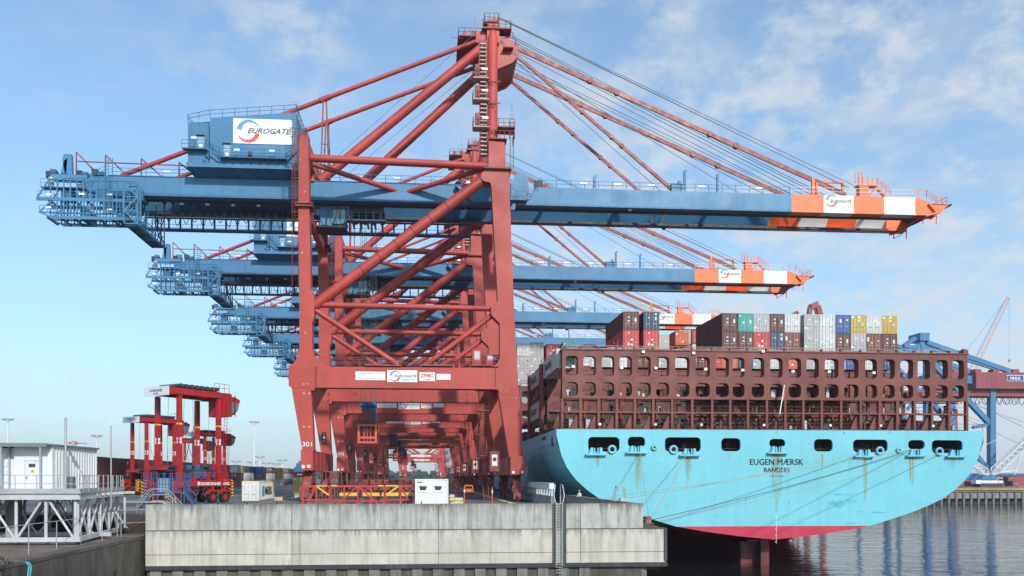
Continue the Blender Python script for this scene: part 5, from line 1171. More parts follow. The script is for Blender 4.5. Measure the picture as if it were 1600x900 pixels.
for k in range(11):
    x = tx1-.1-k*2.2; b = MB(); b.tube((x, TY, za), (x, TY, zb), .13, 8); loc(b, 'post', PGREY, tr, o_)
    b = MB(); b.tube((x-.2, TY+.02, zb if k % 2 else za), (x-2.1, TY+.02, za if k % 2 else zb), .10, 8)
    loc(b, 'diagonal', PGREY, tr, o_)
    for dy, s_ in ((4,0),(6,1),(11.5,0)): b = MB(); b.tube((x-.3, TY+dy, zb if (k+s_) % 2 else za), (x-2.4, TY+dy, za if (k+s_) % 2 else zb), .085, 8); loc(b, 'diagonal', PGREY, tr, o_)
    for dy in (6, 11.5): b = MB(); b.tube((x-.5, TY+dy, za), (x-.5, TY+dy, zb), .11, 8); loc(b, 'post', PGREY, tr, o_)
for k in range(5):
    y = TY+k*3.0+.2; y2 = y+2.8; b = MB(); b.tube((slantx(y), y, za), (slantx(y), y, zb), .13, 8); loc(b, 'post', PGREY, tr, o_)
    if k < 4: b = MB(); b.tube((slantx(y), y, za if k % 2 else zb), (slantx(y2), y2, zb if k % 2 else za), .10, 8); b.tube((slantx(y), y, zb if k % 2 else za), (slantx(y2), y2, za if k % 2 else zb), .10, 8); loc(b, 'diagonal', PGREY, tr, o_)
    if k < 4: b = MB(); b.tube((tx1-6.5, y, za), (tx1-6.5, y2, zb), .09, 8); loc(b, 'diagonal', PGREY, tr, o_)
b = MB()
for k in range(4): b = MB(); b.box(tx1-6.8-k*6, tx1-6-k*6, TY+3, TY+4, za-.3, zb, 0); loc(b, 'concrete_column', CONC, tr, o_)
b = MB(); b.rail([(tx0, TY-.4, tzt), (tx1+.4, TY-.4, tzt), (slantx(ty1)+.5, ty1-.2, tzt)], 1.3, 1.55, .035, 0, 1); b.bar((tx0, TY-.42, tzt+.14), (tx1+.4, TY-.42, tzt+.14), .03, .28); b.bar((tx1+.42, TY-.4, tzt+.14), (slantx(ty1)+.52, ty1-.2, tzt+.14), .03, .28)
for k in range(9): y = TY+k*1.4; b.bar((slantx(y)+.5, y, tzt), (slantx(y)+.5, y, tzt+1.35), .09, .05)
loc(b, 'railing', GALV, tr, o_)
# building
BX = PX(80, 66.0); bz = tzt; bh = pz(699, 66)-tzt
wh = thing('equipment_building', 'low white cabin building with corrugated end wall on the steel trestle', 'building', (BX-5, 66, bz)); ow = Vector((BX-5, 66, bz))
b = MB(); b.box(-62, PX(22, 66)-.1, 66.3, 74.2, bz, bz+bh-.15); b.box(PX(22, 66), BX, 66.0, 74.6, bz, bz+bh)
for k in range(16): y = 66.25+k*.52; b.box(BX, BX+.07, y, y+.27, bz+.15, bz+bh-.12)
b.box(BX-.05, BX+.1, 65.97, 66.14, bz, bz+bh); b.box(BX-.05, BX+.1, 74.5, 74.65, bz, bz+bh); b.box(BX, BX+.09, 66, 74.6, bz+bh-.13, bz+bh+.02)
x0 = PX(20, 66.3)
for k in range(5): b.box(-62, x0-.4, 66.24, 66.3, bz+.15+k*.62, bz+.55+k*.62)
b.box(x0-.25, x0-.15, 66.1, 66.3, bz, bz+bh, 1)
wl = loc(b, 'wall', [WHT, GALV], wh, ow)
b = MB(); b.prism([(-62, 65.0), (PX(73, 65), 65.0), (BX+.2, 66), (BX+.25, 74.8), (-62, 74.8)], bz+bh+.02, bz+bh+.16, 'z'); b.box(-62, PX(73,65), 64.95, 65.05, bz+bh-.1, bz+bh+.2); loc(b, 'roof', mat('dark roof edge', (.18,.19,.20), .6, .2), wh, ow)
b = MB(); xd0, xd1 = PX(40.5, 66), PX(62, 66); b.box(xd0, xd1, 65.93, 65.98, bz+.1, bz+2.45); b.box(xd0-.05, xd0, 65.9, 65.99, bz+.1, bz+2.5, 1); b.box(xd1, xd1+.05, 65.9, 65.99, bz+.1, bz+2.5, 1); b.box(xd0-.05, xd1+.05, 65.9, 65.99, bz+2.45, bz+2.5, 1)
b.box(xd0+.25, xd1-.3, 65.91, 65.93, bz+1.95, bz+2.22, 2); xm = (xd0+xd1)/2; b.add([(xm-.17, 65.92, bz+1.52), (xm+.17, 65.92, bz+1.52), (xm, 65.92, bz+1.82)], [(0,1,2)], 3); b.add([(xm-.03, 65.915, bz+1.57), (xm+.04, 65.915, bz+1.57), (xm, 65.915, bz+1.75)], [(0,1,2)], 4); b.tube((xd0+.12, 65.9, bz+1.15), (xd0+.12, 65.85, bz+1.15), .05, 8, 4); b.tube((xd0+.12, 65.9, bz+1.0), (xd0+.12, 65.88, bz+1.0), .03, 8, 4)
loc(b, 'door', [WHT, PGREY, GLD, YEL, DRK], wh, ow)
for px in (1, 62.5): b = MB(); x = PX(px, 65); b.box(x-.06, x+.06, 65.0, 65.12, bz, bz+bh); loc(b, 'porch_post', GALV, wh, ow)
b = MB(); x = PX(108, 69); b.prism([(x-.35, 68.6), (x+.45, 68.6), (x+.45, 69.2), (x-.35, 69.2)], bz+.2, bz+1.2, 'z'); loc(b, 'utility_box', mat('grey box', (.13,.14,.15), .5), wh, ow)
b = MB(); b.box(PX(106,68), PX(120,68), 68, 68.3, bz+bh+.25, bz+bh+.42, 0); b.tube((PX(120,68), 68.1, bz+bh+.33), (PX(135,68), 68.1, bz+bh+.3), .06, 6, 1); b.box(PX(112,68), PX(118,68), 67.9, 68.2, bz+bh+.14, bz+bh+.5, 1); loc(b, 'roof_beacon', [LRED, GALV], wh, ow)
for px, Y, top, lab in ((102.5, 64.6, 656, 'thick grey mast with a thin rod antenna at the trestle railing, left one of two'), (173.5, 70.0, 668, 'slim grey rod antenna at the trestle railing, right one of two')):
    t = thing('antenna_mast', lab, 'antenna', (PX(px, Y), Y, tzt-.5)); b = MB(); zt = pz(top, Y)-tzt+.5; b.tube((0,0,-1), (0,0,zt), .09 if px < 150 else .06, 8); b.build('mast', GALV, t); b = MB(); b.tube((0,0,zt), (0,0,zt+ (4.5 if px < 150 else 3.5)), .022, 5); b.build('rod', WHT, t)
# mesh fence on the terrace and lower railing
t = thing('terrace_railing', 'thin galvanised railing along the edge of the lower terrace', 'railing', (cx_-1.5, 52, LZ)); b = MB()
for k in range(6): y = k*4.1; b.tube((-.2, y, 0), (-.2, y, 2.05), .035, 6)
b.tube((-.2, 0, 2.05), (-.2, 20.5, 2.05), .03, 5); b.build('rail', GALV, t)
t = thing('mesh_fence', 'black wire mesh fence panel between trestle and quay wall', 'fence', (PX(183, 73), 73, LZ)); b = MB(); L_ = 2.0
b.rail([(0,0,0), (L_,2.5,0)], 2.3, 3, .04, 0, 1); b.build('frame', GALV, t); b = MB()
for k in range(16): f_ = k/15; b.tube((L_*f_, 2.5*f_, .1), (L_*f_, 2.5*f_, 2.2), .012, 4)
for k in range(10): b.tube((0,0,.2+k*.22), (L_,2.5,.2+k*.22), .012, 4)
b.build('wire_mesh', DRK, t)
t = thing('turquoise_rope', 'turquoise rope hanging over the terrace edge at bottom left', 'rope', (PX(50, 49.5), 49.3, LZ)); b = MB(); pts = [(-.5,.3,.15),(-.25,0,.2),(0,-.15,0),(.02,-.4,-.8),(.1,-.45,-1.6),(.15,-.4,-2.6),(.3,-.4,-3.4)]; b.path(pts, .05, 6); b.path([(p[0]+.13, p[1], p[2]) for p in pts], .045, 6); b.build('rope', mat('turquoise line', (.06,.35,.38), .9, .2, 3), t)
b = MB(); r_ = random.Random(3)
for k in range(8):
    x = -8+k*1.1
    b.path([(PX(20,49)+x*.25+r_.uniform(-.3,.3), 49+r_.uniform(-.6,.6), LZ+.05+r_.uniform(0,.5)) for _ in range(6)], .03, 5)
b.build('cable_tangle', DRK); tag(bpy.data.objects['cable_tangle'], 'tangle of dark cables on the terrace corner at bottom left', 'cables')
# ------------------------------------------------------------------ grey gangway, blue and pink equipment beside the trestle
gx0, gx1 = PX(180, 77.5), PX(290, 80)
t = thing('access_walkway', 'grey steel walkway with handrails and stairs leading down to the quay', 'walkway', (gx0, 78.3, 0)); L_ = gx1-gx0; b = MB(); h0 = .9
b.box(0, L_*.75, 0, .9, h0+.2, h0+.3); b.bar((L_*.72, 0, h0+.3), (L_, 0, -.2), .06, .25); b.bar((L_*.72, .9, h0+.3), (L_, .9, -.2), .06, .25)
for k in range(6): b.box(L_*(.74+.04*k), L_*(.78+.04*k), 0, .9, h0+.1-k*.2, h0+.14-k*.2)
b.build('walkway_deck', GALV, t); b = MB()
for y in (0, .9):
    b.rail([(0,y,0),(L_*.3,y,0)], 1.2, 1.3, .035, 0, 1); b.rail([(L_*.3,y,0),(L_*.5,y,1.3),(L_*.75,y,1.3),(L_,y,-.3)], 1.1, 1.2, .045, 0, 1)
b.build('railing', GALV, t)
b = MB(); b.box(L_*.52, L_*.70, .2, .8, 0, 1.3); b.build('tank', mat('dusty pink', (.42,.25,.30), .6, .1), t)
t = thing('blue_platform', 'bright blue steel platform with mesh railing beside the straddle carrier', 'platform', (PX(225, 92), 92, 0)); W_ = PX(288, 92)-PX(225, 92); b = MB(); BL2 = mat('strong blue paint', (.025,.075,.20), .5, .2, .6)
b.box(0, W_, 0, 2.4, 1.7, 1.85)
for x in (0, W_*.33, W_*.66, W_): b.bar((x, 0, 0), (x, 0, 4.1), .12, .12); b.bar((x, 2.4, 0), (x, 2.4, 4.1), .12, .12)
b.build('frame', BL2, t); b = MB(); b.rail([(0,0,1.85),(W_,0,1.85),(W_,2.4,1.85)], 2.1, .35, .03, 0, 3); b.build('railing', BL2, t); b = MB(); b.box(W_*.3, W_*.62, .3, 1.6, 1.85, 3.4); b.build('tank', mat('grey blue tank', (.22,.32,.42), .5), t)
b = MB(); b.bar((W_, 0, 1.9), (W_+1.4, 0, 0), .1, .25); b.bar((W_, 1.0, 1.9), (W_+1.4, 1.0, 0), .1, .25); b.bar((W_, 0, 3.3), (W_+1.4, 0, 1.1), .06, .06); b.bar((W_*.9, .3, 3.9), (W_+.3, .3, 1.5), .06, .1); b.build('stairs', BL2, t)
# ------------------------------------------------------------------ straddle carriers
SRED = mat('carrier red', (.40,.012,.016), .45, .2, .8, streak=.4, scol=(.12,.015,.015))
HAZ = None
def stripes(b, x0, x1, y, z0, z1, n, ax='y'):
    """yellow plate with slanting black bars on the face at y"""
    b.box(x0, x1, y-.03, y, z0, z1, 0); h = (z1-z0)/n; w_ = x1-x0
    for k in range(n): z = z0+k*h; b.add([(x0, y-.036, z), (x1, y-.036, z+h*.5), (x1, y-.036, z+h*.95), (x0, y-.036, z+h*.45)], [(0,1,2,3)], 1)
def make_carrier():
    rt = thing('straddle_carrier', 'nearest tall red straddle carrier with white sign board and black exhaust pipes on top', 'straddle carrier', (0,0,0), 0, 'red straddle carriers on the yard')
    LX, LYY, H = 3.25, 2.2, 15.4
    for sx_ in (-1, 1):
        for sy in (-1, 1):
            b = MB(); b.prism([(sx_*LX-.34, 3.0), (sx_*LX+.34, 3.0), (sx_*LX+.27, H-1), (sx_*LX-.27, H-1)], sy*LYY-.27, sy*LYY+.27, m=0)
            for z in (8.0,):
                for dz in (0, .45): b.box(sx_*LX-.15, sx_*LX+.15, sy*LYY-.29, sy*LYY-.26, z+dz, z+dz+.36, 1); b.box(sx_*LX-.33, sx_*LX-.28, sy*LYY-.12, sy*LYY+.12, z+dz, z+dz+.36, 1)
            for k in range(1): z = 10.5+k*.42; b.box(sx_*LX-.335, sx_*LX-.29, sy*LYY-.2, sy*LYY+.2, z, z+.22, 2); b.box(sx_*LX-.25, sx_*LX+.25, sy*LYY-.295, sy*LYY-.26, z, z+.22, 2); b.box(sx_*LX-.25, sx_*LX+.25, sy*LYY-.292, sy*LYY-.26, z+.22, z+.38, 3)
            b.build('leg', [SRED, WHT, YEL, BLK], rt)
    for sy in (-1, 1):
        b = MB(); b.prism([(-5.2, 2.3), (5.2, 2.3), (5.2, 3.0), (4.4, 3.1), (-4.4, 3.1), (-5.2, 3.0)], sy*(LYY+.1)-.28, sy*(LYY+.1)+.28); b.build('side_beam', SRED, rt)
        b = MB(); b.box(-4.9, 4.9, sy*LYY-.3, sy*LYY+.3, H-.9, H-.1); b.build('top_beam', SRED, rt)
        for k, x in enumerate((-4.1, -2.0, 2.0, 4.1)):
            yc = sy*(LYY+.15); b = MB(); b.tube((x, yc-.27, .78), (x, yc+.27, .78), .78, 20, 0); b.tube((x, yc-.29, .78), (x, yc+.29, .78), .38, 14, 1); b.build('wheel', [BLK, SRED], rt)
            b = MB(); b.prism([(x-.95, 1.2), (x-.75, 1.65), (x-.2, 1.8), (x+.2, 1.8), (x+.75, 1.65), (x+.95, 1.2), (x+.8, 1.2), (x+.6, 1.55), (x-.6, 1.55), (x-.8, 1.2)], yc-.4, yc+.4, m=0); b.box(x-.2, x+.2, yc-.2, yc+.2, 1.5, 2.3, 0); b.build('fender', SRED, rt)
        for x in (-5.35, 5.35):
            b = MB(); b.box(x-.12, x+.12, sy*(LYY+.1)-.38, sy*(LYY+.1)+.38, .9, 3.1, 0); sgn = -1 if x < 0 else 1
            for k in range(5): z = 1.0+k*.44; y0 = sy*(LYY+.1)-.45; b.add([(x-.13, y0+.07, z), (x-.13, y0+.83, z+.3), (x-.13, y0+.83, z+.5), (x-.13, y0+.07, z+.2)], [(0,1,2,3)], 1); b.add([(x-.12, y0+.06, z), (x+.12, y0+.06, z+.1), (x+.12, y0+.06, z+.3), (x-.12, y0+.06, z+.2)], [(0,1,2,3)], 1)
            b.build('bumper', [YEL, BLK], rt)
    for x in (-4.6, 4.6):
        b = MB(); b.box(x-.45, x+.45, -LYY-.4, LYY+.4, H-1.0, H-.1); b.build('end_beam', SRED, rt)
    b = MB(); b.box(-5.14, -5.06, -LYY-.3, LYY+.3, H-1.15, H+.05); s_ = b.build('sign', PANEL, rt); b = MB(); letter(b, 'KONECRANES', (-5.16, 0, H-.45), 2.5, .3, (0,-1,0), bold=.02); letter(b, 'NOELL', (-5.16, 0, H-.85), 1.0, .2, (0,-1,0), bold=.02); b.build('lettering', INK, s_)
    b = MB(); letter(b, 'KONECRANES', (1.6, -LYY-.39, 2.65), 3.4, .42, bold=.03); letter(b, 'NOELL', (4.3, -LYY-.39, 2.65), 1.2, .36, bold=.03); b.box(.0-.6, -.25, -LYY-.40, -LYY-.385, 2.45, 2.9); b.build('lettering', PANEL, rt)
    b = MB(); b.box(-3.4, 3.6, -LYY+.1, LYY-.1, H-.1, H+.02, 0)
    for k in range(8): x = -3.0+k*.85; b.tube((x, -LYY-.2, H+.3), (x, LYY-.3, H+.3), .27, 14, 1); b.tube((x, -LYY-.23, H+.3), (x, -LYY-.2, H+.3), .17, 10, 0)
    b.build('roof_drum', [DRK, mat('dark grey drum', (.06,.065,.07), .5, .2)], rt)
    b = MB(); b.prism([(4.6, H-3.2), (5.8, H-3.1), (6.5, H-2.4), (6.8, H-1.4), (7.0, H-.9), (6.0, H-.5), (4.6, H-.5)], -LYY-.2, -LYY+1.6, m=0)
    b.box(3.6, 5.2, -LYY-.5, -LYY+2.4, H-3.4, H-.2, 0)
    for k in range(3): b.box(3.9+k*.9, 4.0+k*.9, -LYY-.55, -LYY-.48, H-3.3, H-.3, 1)
    cb = b.build('cab', [SRED, DRK], rt); b = MB(); b.prism([(5.4, H-2.8), (5.8, H-2.75), (6.35, H-2.2), (6.68, H-1.4), (5.4, H-1.3)], -LYY-.23, -LYY+1.63); b.prism([(5.85, H-2.95), (6.56, H-2.38), (6.85, H-1.4), (6.8, H-1.4), (6.5, H-2.3), (5.8, H-2.9)], -LYY, -LYY+1.4); b.build('window', GLS, cb)
    b = MB(); 
    for s_ in (0, .5): b.bar((3.2+s_, -LYY-.6, 2.8), (4.0+s_, -LYY-.6, H-.2), .05, .05)
    for k in range(26): f_ = k/26; b.bar((3.2+.8*f_, -LYY-.6, 2.9+k*.46), (3.7+.8*f_, -LYY-.6, 2.9+k*.46), .035, .035)
    b.rail([(2.2, -LYY-.4, H-.1), (4.8, -LYY-.4, H-.1)], 1.2, .8, .04); b.build('ladder', SRED, rt)
    b = MB()                                                            # hoses, cable loops, cooler, small tanks low on the frame
    for sy in (-1, 1):
        for k in range(7): x = -3.6+k*1.15; b.box(x, x+.55, sy*LYY-.3, sy*LYY+.25, 3.1, 3.1+(.5,.9,.35,.7,1.1,.4,.8)[k], k % 2)
        for k in range(6): b.tube((-4+k*1.5, sy*LYY-.1, 1.2), (-4+k*1.5+.3, sy*LYY-.1, 2.3), .07, 6, 1); b.tube((-3.7+k*1.5, sy*LYY, .9), (-3.2+k*1.5, sy*LYY, 1.5), .16, 8, 1)
        b.rail([(-4.6, sy*(LYY+.35), 3.1), (4.6, sy*(LYY+.35), 3.1)], 1.0, 1.1, .03, 0, 1)
    b.build('drive_equipment', [SRED, DRK], rt)
    b = MB(); b.box(-4.8, 4.8, -1.9, 1.9, 4.3, 4.55, 0); b.box(-1.5, 1.5, -1.2, 1.2, 4.6, 5.2, 1); b.box(-5.2, -4.4, -1.5, 1.5, 4.5, 5.0, 2); b.box(-1, 1, -LYY-.2, -LYY+.6, 3.3, 4.3, 1); b.box(-3, 0, LYY-.6, LYY+.2, 3.3, 4.3, 0)
    for k in range(5): b.tube((-3+k*1.4, -1.2, 4.9), (-3+k*1.4, 1.2, 4.9), .3, 10, 0)
    b.build('spreader', [DRK, mat('hydraulic blue', (.03,.10,.24), .5, .3), SRED], rt)
    b = MB()
    for sx_ in (-1, 1):
        for sy in (-1, 1): b.path([(sx_*2.2, sy*1.6, 4.7), (sx_*2.0, sy*1.6, H-.5)], .03)
    b.path([(-3.2, -1.9, 12), (-.5, -1.9, 5), (1, -1.9, 4.6)], .035); b.path([(2.9, 1.9, 12), (1, 1.9, 6)], .05); b.build('hoist_rope', ROPE, rt)
    return rt
car0 = make_carrier(); car0.location = (-32.4, 112.4, 0); car0.rotation_euler = (0,0,R(55))
for (px, Y, rz, lab) in ((240, 166, 55, 'red straddle carrier second from the camera, left behind the blue platform'), (327, 218, 55, 'smaller looking red straddle carrier seen through the legs of the nearest one'), (300, 262, 40, 'farthest red straddle carrier, dark between the legs of the nearest one')):
    c = copy_tree(car0); c.location = (PX(px, Y), Y, 0); c.rotation_euler = (0,0,R(rz)); c['label'] = lab
# ------------------------------------------------------------------ light masts
def mast(px, Y, top, lab):
    t = thing('light_mast', lab, 'light mast', (PX(px, Y), Y, 0), 0, 'white light masts on the yard'); zt = pz(top, Y); r_ = Y/330
    b = MB(); b.tube((0,0,0), (0,0,zt), .42*r_, 10, r1=.25*r_); b.build('pole', WHT, t)
    b = MB(); n_ = 12; rr_ = 1.75*r_
    for i in range(n_): a0, a1 = 2*math.pi*i/n_, 2*math.pi*(i+1)/n_; b.tube((rr_*math.cos(a0), rr_*math.sin(a0), zt-.3*r_), (rr_*math.cos(a1), rr_*math.sin(a1), zt-.3*r_), .09*r_, 5, caps=False); b.box(rr_*1.1*math.cos(a0)-.2*r_, rr_*1.1*math.cos(a0)+.2*r_, rr_*1.1*math.sin(a0)-.2*r_, rr_*1.1*math.sin(a0)+.2*r_, zt-.2*r_, zt+.2*r_)
    for i in range(4): a0 = math.pi*i/2; b.tube((0,0,zt-1.0*r_), (rr_*math.cos(a0), rr_*math.sin(a0), zt-.3*r_), .06*r_, 4)
    b.build('lamp_ring', GALV, t)
mast(12, 230, 659, 'white light mast at the far left above the white building roof'); mast(151, 300, 683, 'white light mast beside the corrugated end of the white building'); mast(397, 480, 661, 'tall white light mast between straddle carriers and crane')
mast(238, 300, 611, 'thick white light mast just behind the nearest straddle carrier'); mast(406, 700, 714, 'smaller white light mast right of the tall one over the container rows'); mast(441, 760, 719, 'small white light mast nearest to the crane leg over the container rows'); mast(471, 420, 640, 'slim white light mast close behind the landside crane leg')
for k, px in enumerate((369, 394, 416, 432)): mast(px, 700, 721+k*1.2, ORD[k]+' from the left of the tiny lamp masts far behind the container rows')
# ------------------------------------------------------------------ containers in the yard
GY = 'containers stacked in long rows on the yard'
rr = random.Random(12); cy = ['maroon','brown','ochre','grey','maroon','blue','navy','brown','ochre','red','maroon','teal','maroon','navy','yellow','brown']
row1 = {0: 'maroon brown red ochre grey white brown ochre maroon navy blue maroon brown ochre maroon navy maroon brown'.split()}
XROW = -70.5
for k in range(21):
    y = 165+k*12.6
    for tier in range(3):
        if k < 8: c_ = 'maroon' if tier > 0 or k < 3 else rr.choice(['maroon','yellow','grey','navy'])
        else: c_ = rr.choice(['maroon','brown','ochre','yellow','grey','white','blue','navy','brown','maroon','ochre','red'])
        c_ = {(9,2):'brown',(10,2):'white',(11,2):'ochre',(12,2):'blue',(13,2):'navy',(14,2):'brown'}.get((k,tier), c_)
        o = container(XROW-.6*(k % 3 == 1), y, tier*2.62, c_, '%s container in the yard row, %s tier, %s stack from its near end' % (c_, ('ground','middle','top')[tier], ORD[k]), group=GY, fine=False)
        if k >= 8:
            pass
for k in range(7):                                                      # end-on stacks in front of the row
    y = 282+k*21
    for tier in range(3 if k != 1 else 2):
        c_ = rr.choice(['ochre','maroon','yellow','brown','grey','blue','ochre'])
        container(XROW+3.1, y, tier*2.62, c_, '%s container, %s tier of the %s short stack in front of the yard row' % (c_, ('ground','middle','top')[tier], ORD[k]), L_=6.06, group=GY, fine=False)
o = container(PX(379, 122), 121.8, 0.02, 'white', 'weathered white container lettered MAERSK standing alone on the quay', H=2.9); maersk(o, 12.19, 2.9, 1, sz=1.3)
for m_ in o.children:
    pass
o = container(PX(458, 140), 140, .95, 'yellow', 'yellow container on a white base beside the crane leg', L_=6.06)
t = thing('concrete_plinth', 'white concrete block under the yellow container', 'block', (PX(460,140), 140, 0)); b = MB(); b.box(0,2.2,0,2.4,.08,.93); b.box(.1,.5,-.02,2.4,0,.08); b.box(1.7,2.1,-.02,2.4,0,.08); b.build('block', CONC, t)
t = thing('cable_drum', 'red rounded machine cover with white label on the yellow container', 'machine', (PX(468,140), 141.2, 3.56)); b = MB(); b.prism([(-1.15,0),(1.15,0),(1.15,.4),(.8,.95),(-.8,.95),(-1.15,.4)], -.8, .8); b.build('cover', SRED, t); b = MB(); b.box(-.5,.4,-.83,-.8,.3,.6); b.build('label_plate', PANEL, t)
t = thing('blue_winch', 'blue winch housing standing behind the red machine cover', 'machine', (PX(472,143), 143.5, 3.6)); b = MB(); b.box(-1,1,-.7,.7,.8,2.4); b.tube((-.9,-.75,1.2),(-.9,.75,1.2),.6,12); b.tube((.9,-.75,1.4),(.9,.75,1.4),.5,12); b.box(-.3,.6,-.8,.8,-.1,.9); b.box(-.6,-.2,-.6,.6,2.4,2.8); b.build('housing', mat('winch blue', (.03,.15,.33), .5, .2, 1), t)
t = thing('wooden_crate', 'small pale wooden crate on the quay', 'crate', (*PG(436, 783)[:2], 0)); WD = mat('pale crate wood', (.55,.42,.24), .8, .2, 2, streak=.2)
b = MB(); b.box(-.5,.5,-.4,.4,.1,.62)
for k in range(3): b.box(-.53,.53,-.43,-.4,.12+k*.17,.25+k*.17)
b.box(-.55,-.45,-.45,-.4,.1,.66); b.box(.45,.55,-.45,-.4,.1,.66); b.build('box', WD, t); b = MB(); [b.box(x-.06,x+.06,-.42,.42,0,.1) for x in (-.42,0,.42)]; b.build('runner', WD, t)
# ------------------------------------------------------------------ red lattice barriers, white cabin
BYY = 88.0; bar_x = [PX(p, BYY) for p in (472.5, 516, 601.5, 649)]; zt = pz(758, BYY)
for i in range(3):
    x0, x1 = bar_x[i]+.06, bar_x[i+1]-.06; L_ = x1-x0
    t = thing('lattice_barrier', ('left','middle','right')[i]+' red steel lattice frame with yellow corners behind the quay wall', 'barrier', (x0, BYY, 0), 0, 'red lattice frames'); b = MB(); 
    for z in (.12, zt-.1, 1.05 if i != 1 else .95): b.bar((0,0,z), (L_,0,z), .14, .14 if z != zt-.1 else .2)
    nn = 2 if i != 1 else 4
    for k in range(nn+1): b.bar((L_*k/nn,0,0), (L_*k/nn,0,zt), .15, .16)
    fl_ = (i == 2)
    for s_ in ((0,) if i == 0 else (0, 1) if i == 1 else (1,)):
        a0, a1 = (0, L_/2) if s_ == 0 else (L_/2, L_)
        if (s_ == 0): b.bar((a0+.2,0,.1), (a1,0,zt-.1), .12, .16)
        else: b.bar((a0,0,zt-.1), (a1-.1,0,.1), .12, .16)
    for k in range(5): x = L_*(.1+.2*k); b.bar((x,.1,.1), (x,.1,1.0), .08, .08)
    b.box(L_*.45, L_*.55, .05, .12, .2, .9) if i else None
    b.build('frame', mat('barrier red', (.48,.035,.03), .5, .15, .6) if 'barrier red' not in MATS else MATS['barrier red'], t)
    b = MB()
    if i == 0: b.bar((L_*.5,-.09,zt-.1),(L_*.97,-.09,zt*.6),.05,.16); b.bar((L_*.5,-.09,zt-.06),(L_*.9,-.09,zt-.06),.05,.14)
    elif i == 2: b.bar((L_*.02,-.09,zt*.6),(L_*.45,-.09,zt-.1),.05,.16); b.bar((0,-.09,zt-.06),(L_*.4,-.09,zt-.06),.05,.14)
    else: b.bar((.1,-.12,zt-.06),(L_*.12,-.12,zt-.06),.05,.14); b.bar((L_*.88,-.12,zt-.06),(L_-.1,-.12,zt-.06),.05,.14)
    b.build('yellow_corner', YEL, t)
for k, (px, w_) in enumerate(((545,1.3),(580,1.2),(612,1.4),(635,1.1))):
    t = thing('yellow_beam', ORD[k]+' from the left of the yellow spreader ends behind the red lattice frames', 'steel beam', (PX(px, 93), 93, 0), 0, 'yellow beam ends behind the lattice'); b = MB(); b.box(-w_*.8, w_*.8, -.3, .3, 1.35, 1.75, 0); b.box(-w_*.6, w_*.6, -.2, 5, .3, 1.35, 1); b.box(-w_*.9, w_*.9, 0, .4, .0, .3, 1); b.build('beam', [YEL, mat('deep navy steel', (.03,.04,.10), .5, .3) if 'deep navy steel' not in MATS else MATS['deep navy steel']], t)
for k, (px0, px1, Y, z0, z1) in enumerate(((566, 652, 150, 2.2, 3.1), (572, 650, 138, .2, 1.9), (560, 640, 170, .2, 2.6))):
    t = thing('stacked_spreader', ('upper','lower front','rear')[k]+' of the dark brown stacked lifting frames in the portal lane', 'lifting frame', (PX(px0, Y), Y, 0), 0, 'brown lifting frames'); L_ = PX(px1, Y)-PX(px0, Y); b = MB()
    b.box(0, L_, 0, .5, z1-.5, z1); b.box(0, L_, 2.2, 2.7, z1-.5, z1); b.box(0, L_, 0, .4, z0, z0+.35)
    for j in range(9): b.box(j*L_/8-.12, j*L_/8+.12, 0, 2.7, z0 if j % 2 else z1-.6, z1-.1)
    for j in (0, L_): b.box(j-.2, j+.2, .1, 2.6, 0, z1-.1)
    b.build('frame', REDD, t)
t = thing('site_cabin', 'white site cabin with two small dark windows behind the quay wall', 'cabin', (PX(648.5, BYY-2), BYY-2, 0)); W_ = PX(695, BYY-2)-PX(648.5, BYY-2); hh = pz(748.5, BYY-2)
b = MB(); b.box(.06, W_-.02, .03, 5.9, .12, hh-.1); b.box(0, W_+.38, 0, .14, hh-.16, hh); 
for x in (0, W_-.14+.38): b.box(x, x+.14, -.01, .15, 0, hh); b.box(x, x+.14, 5.85, 6, 0, hh)
b.box(0, W_+.38, -.01, 6, .0, .14); b.box(W_-.02, W_+.3, .05, 5.9, .12, hh-.05); bd = b.build('body', WHT, t)
for px in (661, 684.5):
    x = PX(px, BYY-2)-PX(648.5, BYY-2); z = pz(762.5, BYY-2); b = MB(); b.box(x-.55, x+.55, -.04, .03, z-.42, z+.38); wf = b.build('window', PANEL, t); b = MB(); b.prism([(x-.42, z+.22), (x+.42, z+.22), (x+.3, z-.22), (x-.3, z-.22)], -.06, -.04); b.build('pane', GLD, wf)
b = MB(); b.box(.28, .75, -.02, .03, hh-.4, hh-.3); b.build('label_plate', DRK, t)
# sand heap and marker posts, small things on the lane
t = thing('sandbag_pile', 'small pale pile of sandbags at the right foot of the white cabin', 'sandbags', (PX(706, BYY), BYY, 0)); b = MB(); rr = random.Random(6)
for k in range(9):
    x, z = (k % 4)*.32, (k//4)*.35+.75; b.prism([(x-.3, z), (x-.2, z-.14), (x+.25, z-.15), (x+.34, z+.02), (x+.2, z+.17), (x-.18, z+.16)], rr.uniform(-.3,0), .5)
b.box(-.3,1.2,-.2,.6,0,.7); b.build('sandbag', mat('sandbag cloth', (.55,.47,.30), .9, .2, 2), t)
for k, (px, Y, lab) in enumerate(((725.5, 95, 'left one of two red marker posts on the lane'), (769, 90, 'right one of two red marker posts on the lane'))):
    t = thing('marker_post', lab, 'marker post', (PX(px, Y), Y, 0), 0, 'red marker posts'); b = MB(); b.tube((0,0,.08), (0,0,2.3), .07, 8, 0); b.tube((0,0,1.7), (0,0,2.05), .085, 8, 1); b.tube((0,0,2.3), (0,0,2.45), .05, 8, 0, r1=.02); b.build('post', [LRED, PANEL], t); b = MB(); b.tube((0,0,0), (0,0,.1), .25, 10); b.build('foot', BLK, t)
